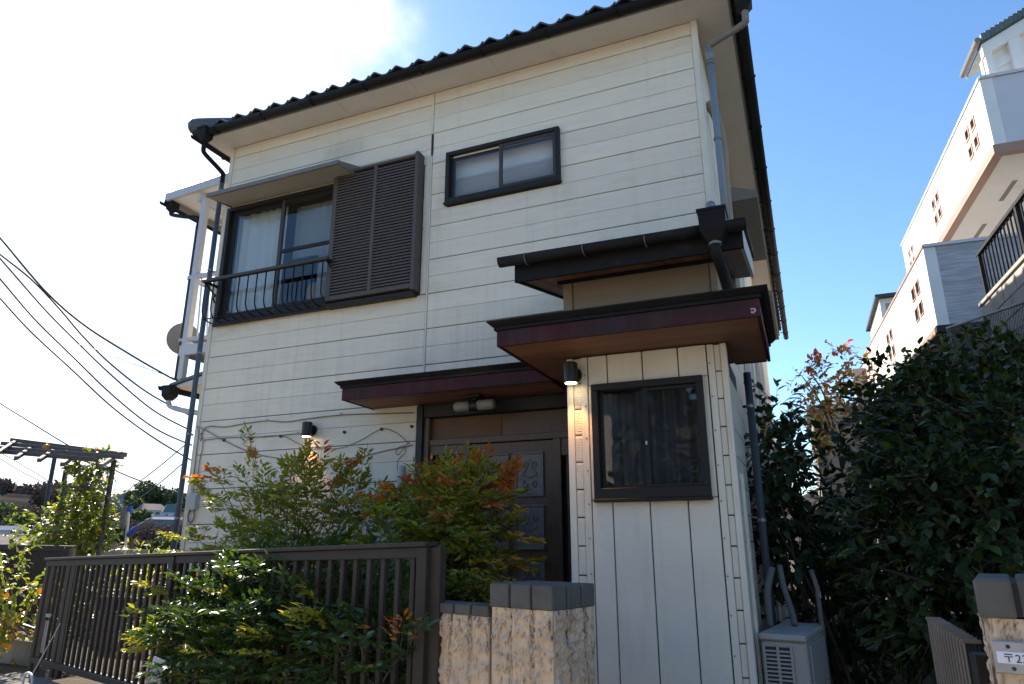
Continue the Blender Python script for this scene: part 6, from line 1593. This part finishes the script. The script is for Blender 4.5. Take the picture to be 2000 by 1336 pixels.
# ================================================================== FAR SIDE OF THE VALLEY
def house_far(name, label, px, py, w_px, h_px, dist, roofh_px, wall, roofm, nwin=3, rot=0.2, group=None):
    c = at_d(px, py, dist); k = dist/1360.0; W, Hh, rh_ = w_px*k, h_px*k, roofh_px*k
    t = thing(name, label, 'house', tuple(c), group)
    vd = (c-CAM); vd.z = 0; vd.normalize(); xd = Vector((vd.y, -vd.x, 0)); xd = Matrix.Rotation(rot, 3, 'Z') @ xd; yd = Vector((-xd.y, xd.x, 0))
    MM = Matrix((xd, yd, Vector((0, 0, 1)))).transposed().to_4x4(); MM.translation = c
    m_ = MB(); m_.box((-W/2, 0, -Hh*1.6), (W/2, W*.7, 0), MM); m_.build('wall', M[wall], t)
    m_ = MB(); o = W*.06
    m_.add([MM @ Vector(v) for v in ((-W/2-o, -o, -.05), (W/2+o, -o, -.05), (W/2+o, W*.7+o, -.05), (-W/2-o, W*.7+o, -.05), (-W/2+W*.18, W*.35, rh_), (W/2-W*.18, W*.35, rh_))], [(0, 1, 5, 4), (1, 2, 5), (2, 3, 4, 5), (3, 0, 4), (0, 3, 2, 1)]); m_.build('roof', M[roofm], t)
    for r_ in range(2):
        for i in range(nwin):
            x_ = -W/2+W*(i+.5)/nwin; m_ = MB(); m_.box((x_-W*.07, -.03, -Hh*(.2+.5*r_)-Hh*.22), (x_+W*.07, -.01, -Hh*(.2+.5*r_)), MM); m_.build('window', M['farglass'], t)
    return t
house_far('distant_house', 'pale far house with salmon hipped roof below the round trees', 302, 996, 46, 18, 110, 11, 'farwall', 'farroof', 4, .35)
house_far('distant_house', 'far house with green grey roof next to the house corner', 334, 1000, 24, 16, 108, 14, 'farwall', 'farroof2', 2, .1)
house_far('distant_house', 'lower blue white far house beneath the salmon roofed one', 322, 1014, 50, 14, 100, 4, 'farroof3', 'farroof3', 4, .15)
house_far('distant_house', 'far house with pale blue roof on the ridge left of the round tree', 236, 972, 26, 8, 120, 7, 'farwall', 'farroof3', 2, .2)
house_far('distant_house', 'small white far house under the ridge beside the pergola post', 206, 978, 14, 8, 112, 3, 'farwall', 'farroof', 1, .1)
house_far('distant_house', 'white flat far house at the left edge above the striped roof', 8, 1034, 54, 13, 62, 6, 'farwall', 'farroof3', 2, -.35)
# near striped tin roof at left
tr = thing('shed', 'low shed with striped pinkish tin roof behind the slat fence', 'shed', tuple(at_y(30, 1060, 9)))
sA, sB = at_y(-120, 1046, 10.5), at_y(150, 1046, 10.5); sC, sD = at_y(-120, 1070, 8.2), at_y(150, 1070, 8.2)
M['tin'] = pmat('pinkish_tin_roof', (.16, .12, .12), .9, .1, 3, spec=.05)
for k in range(9):
    u0_, u1_ = k/9, (k+.86)/9; a, b, c, d = sA.lerp(sC, u0_), sB.lerp(sD, u0_), sB.lerp(sD, u1_), sA.lerp(sC, u1_)
    m_ = MB(); m_.prism([d, c, b, a], (0, 0, .05)); m_.build('roof_strip', M['tin'], tr)
m_ = MB(); m_.prism([sC, sD, sB, sA], (0, 0, -.04)); m_.build('roof_base', M['mortar'], tr); m_ = MB(); m_.bar(sA, sB, .12, .10); m_.build('ridge_cap', M['fascia'], tr)
m_ = MB(); m_.box((sC.x, sC.y+.2, -2), (sD.x, sA.y, sD.z-.06)); m_.build('wall', M['concrete'], tr)
# trees on the slopes
def far_tree(name, label, px, py, dist, rx, rz_, n, mats, wts, ll, group=None, kind='broad'):
    c = at_d(px, py, dist); k = dist/1360
    r = (rx*k, rx*k*.9, rz_*k); c.z = max(c.z, terrain_h(c.x, c.y)+r[2]*.55)
    par = thing(name, label, 'tree', (c.x, c.y, c.z-r[2]*1.4), group); leaves = []
    for _ in range(n):
        p, d = lobe_point(c, r, .62)
        q = 1+.16*math.sin(d.x*7+px)*math.cos(d.y*6+d.z*5)
        p = c+(p-c)*q
        leaves.append((p, frame(d*.4+rv(), d+rv()*.5), ll*k*random.uniform(.6, 1.3), random.choices(range(len(mats)), wts)[0]))
    m_ = MB(); m_.tube([(c.x, c.y, c.z-r[2]*2.4), (c.x+.1, c.y, c.z-r[2]*.6), (c.x, c.y, c.z+r[2]*.2)], [r[0]*.09, r[0]*.07, r[0]*.03], 7); m_.build('trunk', M['bark'], par)
    v0, f0 = LV[kind]; rest = MB()
    for p, m3, ln, mi in leaves: rest.cur = mi; rest.add([p+m3 @ (v*ln) for v in v0], f0)
    o_ = rest.build('crown', [M[q] for q in mats], par, True); return par
grp = 'trees on the far slopes'
far_tree('evergreen_tree', 'large round dark evergreen on the ridge above the salmon roofed house', 285, 972, 118, 31, 24, 1500, ['ltree', 'ld'], (1, .6), 6.5)
far_tree('evergreen_tree', 'second round dark evergreen, next to the house corner on the ridge', 335, 982, 116, 24, 20, 1000, ['ltree', 'ld'], (1, .6), 6.5)
ti = 0
spots = [(20, 975, 150, 26, 14, 'ltree'), (55, 985, 140, 28, 16, 'lbrown'), (10, 1005, 120, 26, 16, 'ltree'), (90, 990, 130, 26, 18, 'lbrown'), (60, 1010, 110, 28, 16, 'lbrown'), (120, 1000, 125, 24, 20, 'lbrown'), (-15, 985, 140, 26, 14, 'lbrown'), (35, 1022, 95, 22, 14, 'ltree'), (100, 965, 150, 24, 11, 'lbrown'), (225, 1005, 100, 22, 14, 'ltree'), (250, 1035, 80, 24, 14, 'lbrown'), (300, 1040, 78, 30, 12, 'lbrown'), (345, 1040, 80, 26, 12, 'lbrown'), (215, 1040, 80, 20, 14, 'ltree'), (262, 985, 112, 12, 10, 'ltree'), (275, 1010, 104, 14, 9, 'ltree'), (330, 1060, 60, 30, 10, 'ltree'), (160, 985, 130, 26, 16, 'lbrown'), (190, 1000, 120, 24, 18, 'lbrown')]
sayk = {'ltree': 'dark green tree', 'lbrown': 'bare brown tree'}
where = ['highest at the left edge of the hill', 'on the hill left of the pergola posts', 'below the ridge at the left edge', 'between the first two pergola posts', 'above the striped shed roof', 'behind the middle pergola post', 'cut by the left edge on the hill', 'above the white flat far house', 'on the ridge seen under the pergola slats', 'left of the laundry hangers', 'below the rolled white cloth', 'under the lower blue white house', 'beside the downpipe below the far houses', 'behind the laundry stand', 'at the left foot of the round evergreen', 'under the left end of the salmon roof', 'just above the fence rail by the house corner', 'behind the vine top', 'behind the vine and right pergola post']
for (px, py, d_, rx_, rz2, kk), wh in zip(spots, where):
    far_tree('hillside_tree', f'{sayk[kk]} {wh}', px, py, d_, rx_, rz2, 800, [kk, 'lg' if kk == 'ltree' else 'lbrown'], (1, .3), 5.5, grp)
# garden plants and block stack behind the fence
simple_plant('garden_shrub', 'dark shrub behind the left half of the bronze fence', 'shrub', tuple(at_y(170, 1230, 1.6)),
    [(at_y(165, 1190, 1.6), (.5, .4, .35), 60, (1, .3)), (at_y(205, 1150, 2.2), (.5, .4, .4), 50, (1, .3)), (at_y(270, 1180, 1.8), (.4, .4, .4), 40, (1, .4)), (at_y(130, 1240, 1.4), (.5, .4, .3), 50, (1, .2)), (at_y(230, 1230, 1.6), (.4, .4, .25), 40, (1, .3))], 'oval', ['ld', 'lg'], .085, .3, nsingle=120)
simple_plant('garden_shrub', 'light green weeds at the house corner behind the fence', 'shrub', tuple(at_y(300, 1220, .3)),
    [(at_y(300, 1180, .4), (.25, .3, .5), 44, (.6, .8)), (at_y(285, 1100, 1.2), (.4, .4, .3), 34, (.6, .9)), (at_y(320, 1260, .2), (.3, .3, .35), 34, (.8, .5))], 'narrow', ['lg', 'ly'], .10, .2, nsingle=120)
bs = thing('block_stack', 'stack of hollow concrete blocks in the yard behind the fence', 'blocks', tuple(at_y(235, 1210, .9)))
bz = at_y(235, 1195, .9); 
for j in range(3):
    for i in range(2):
        x_, z_ = bz.x-.42+i*.41, bz.z-.42+j*.20; m_ = MB()
        if j == 2:
            for a_, b2_ in ((0, .03), (.13, .15), (.245, .265), (.36, .39)): m_.box((x_+a_, bz.y, z_+.03), (x_+b2_, bz.y+.1, z_+.16))
            m_.box((x_, bz.y, z_), (x_+.39, bz.y+.1, z_+.03)); m_.box((x_, bz.y, z_+.16), (x_+.39, bz.y+.1, z_+.19)); m_.box((x_+.03, bz.y+.1, z_+.03), (x_+.36, bz.y+.11, z_+.16))
        else: m_.bbox((x_, bz.y, z_), (x_+.39, bz.y+.1, z_+.19), .005)
        m_.build('block', M['stone'], bs)

# ================================================================== ACROSS THE LANE (out of view, added for bounce light and window reflections)
oh = thing('added_fill_house', 'unseen cream two storey house added across the lane for warm bounce light', 'house', (2, -17, 0))
m_ = MB(); m_.box((-9, -23, -1), (1.0, -16, 6.0)); m_.build('wall', M['trim'], oh)
m_ = MB(); m_.prism([(-9.6, -23.6, 6.0), (1.6, -23.6, 6.0), (1.6, -15.4, 6.0), (-9.6, -15.4, 6.0)], (0, 0, .2)); m_.prism([(-9.6, -23.6, 6.2), (-9.6, -15.4, 6.2), (-9.6, -19.5, 8.0)], (11.2, 0, 0)); m_.build('roof', M['tile'], oh)
for x_ in (-7.2, -4.4, -1.8):
    for z_ in (1.2, 4.0): part('window', M['farglass'], oh, (x_, -15.99, z_), (x_+1.7, -15.94, z_+1.2))
oh2 = thing('added_fill_house', 'unseen white house added across the lane for fill light, right of the cream one', 'house', (12, -18, 0))
m_ = MB(); m_.box((7.5, -24, -1), (17, -17, 5.6)); m_.build('wall', M['nwhite'], oh2)
m_ = MB(); m_.prism([(7, -24.5, 5.6), (7, -16.4, 5.6), (7, -20.5, 7.6)], (10.5, 0, 0)); m_.build('roof', M['tile'], oh2)
for x_ in (8.6, 12.5): part('window', M['farglass'], oh2, (x_, -16.99, 3.4), (x_+1.7, -16.94, 4.6))

for i, (x_, z_, r_) in enumerate(((2.6, 3.2, 1.9), (5.2, 3.8, 2.1))):  # unseen evergreens added so the porch window reflects something dark
    par = thing('added_dark_tree', ('unseen round evergreen added to darken window reflections, beside the cream house', 'unseen taller evergreen added to darken window reflections, beside the white house')[i], 'tree', (x_, -17.5, 0)); rest = MB(); v0, f0 = LV['broad']
    for _ in range(3600):
        p, d = lobe_point(Vector((x_, -17.5, z_)), (r_, r_, r_*1.45), .6); m3 = frame(d*.4+rv(), d+rv()*.5); rest.add([p+m3 @ (v*.42) for v in v0], f0)
    rest.build('crown', [M['ltree']], par, True); m_ = MB(); m_.tube([(x_, -17.5, -.4), (x_, -17.5, 2.5)], [.18, .12], 8); m_.build('trunk', M['bark'], par)
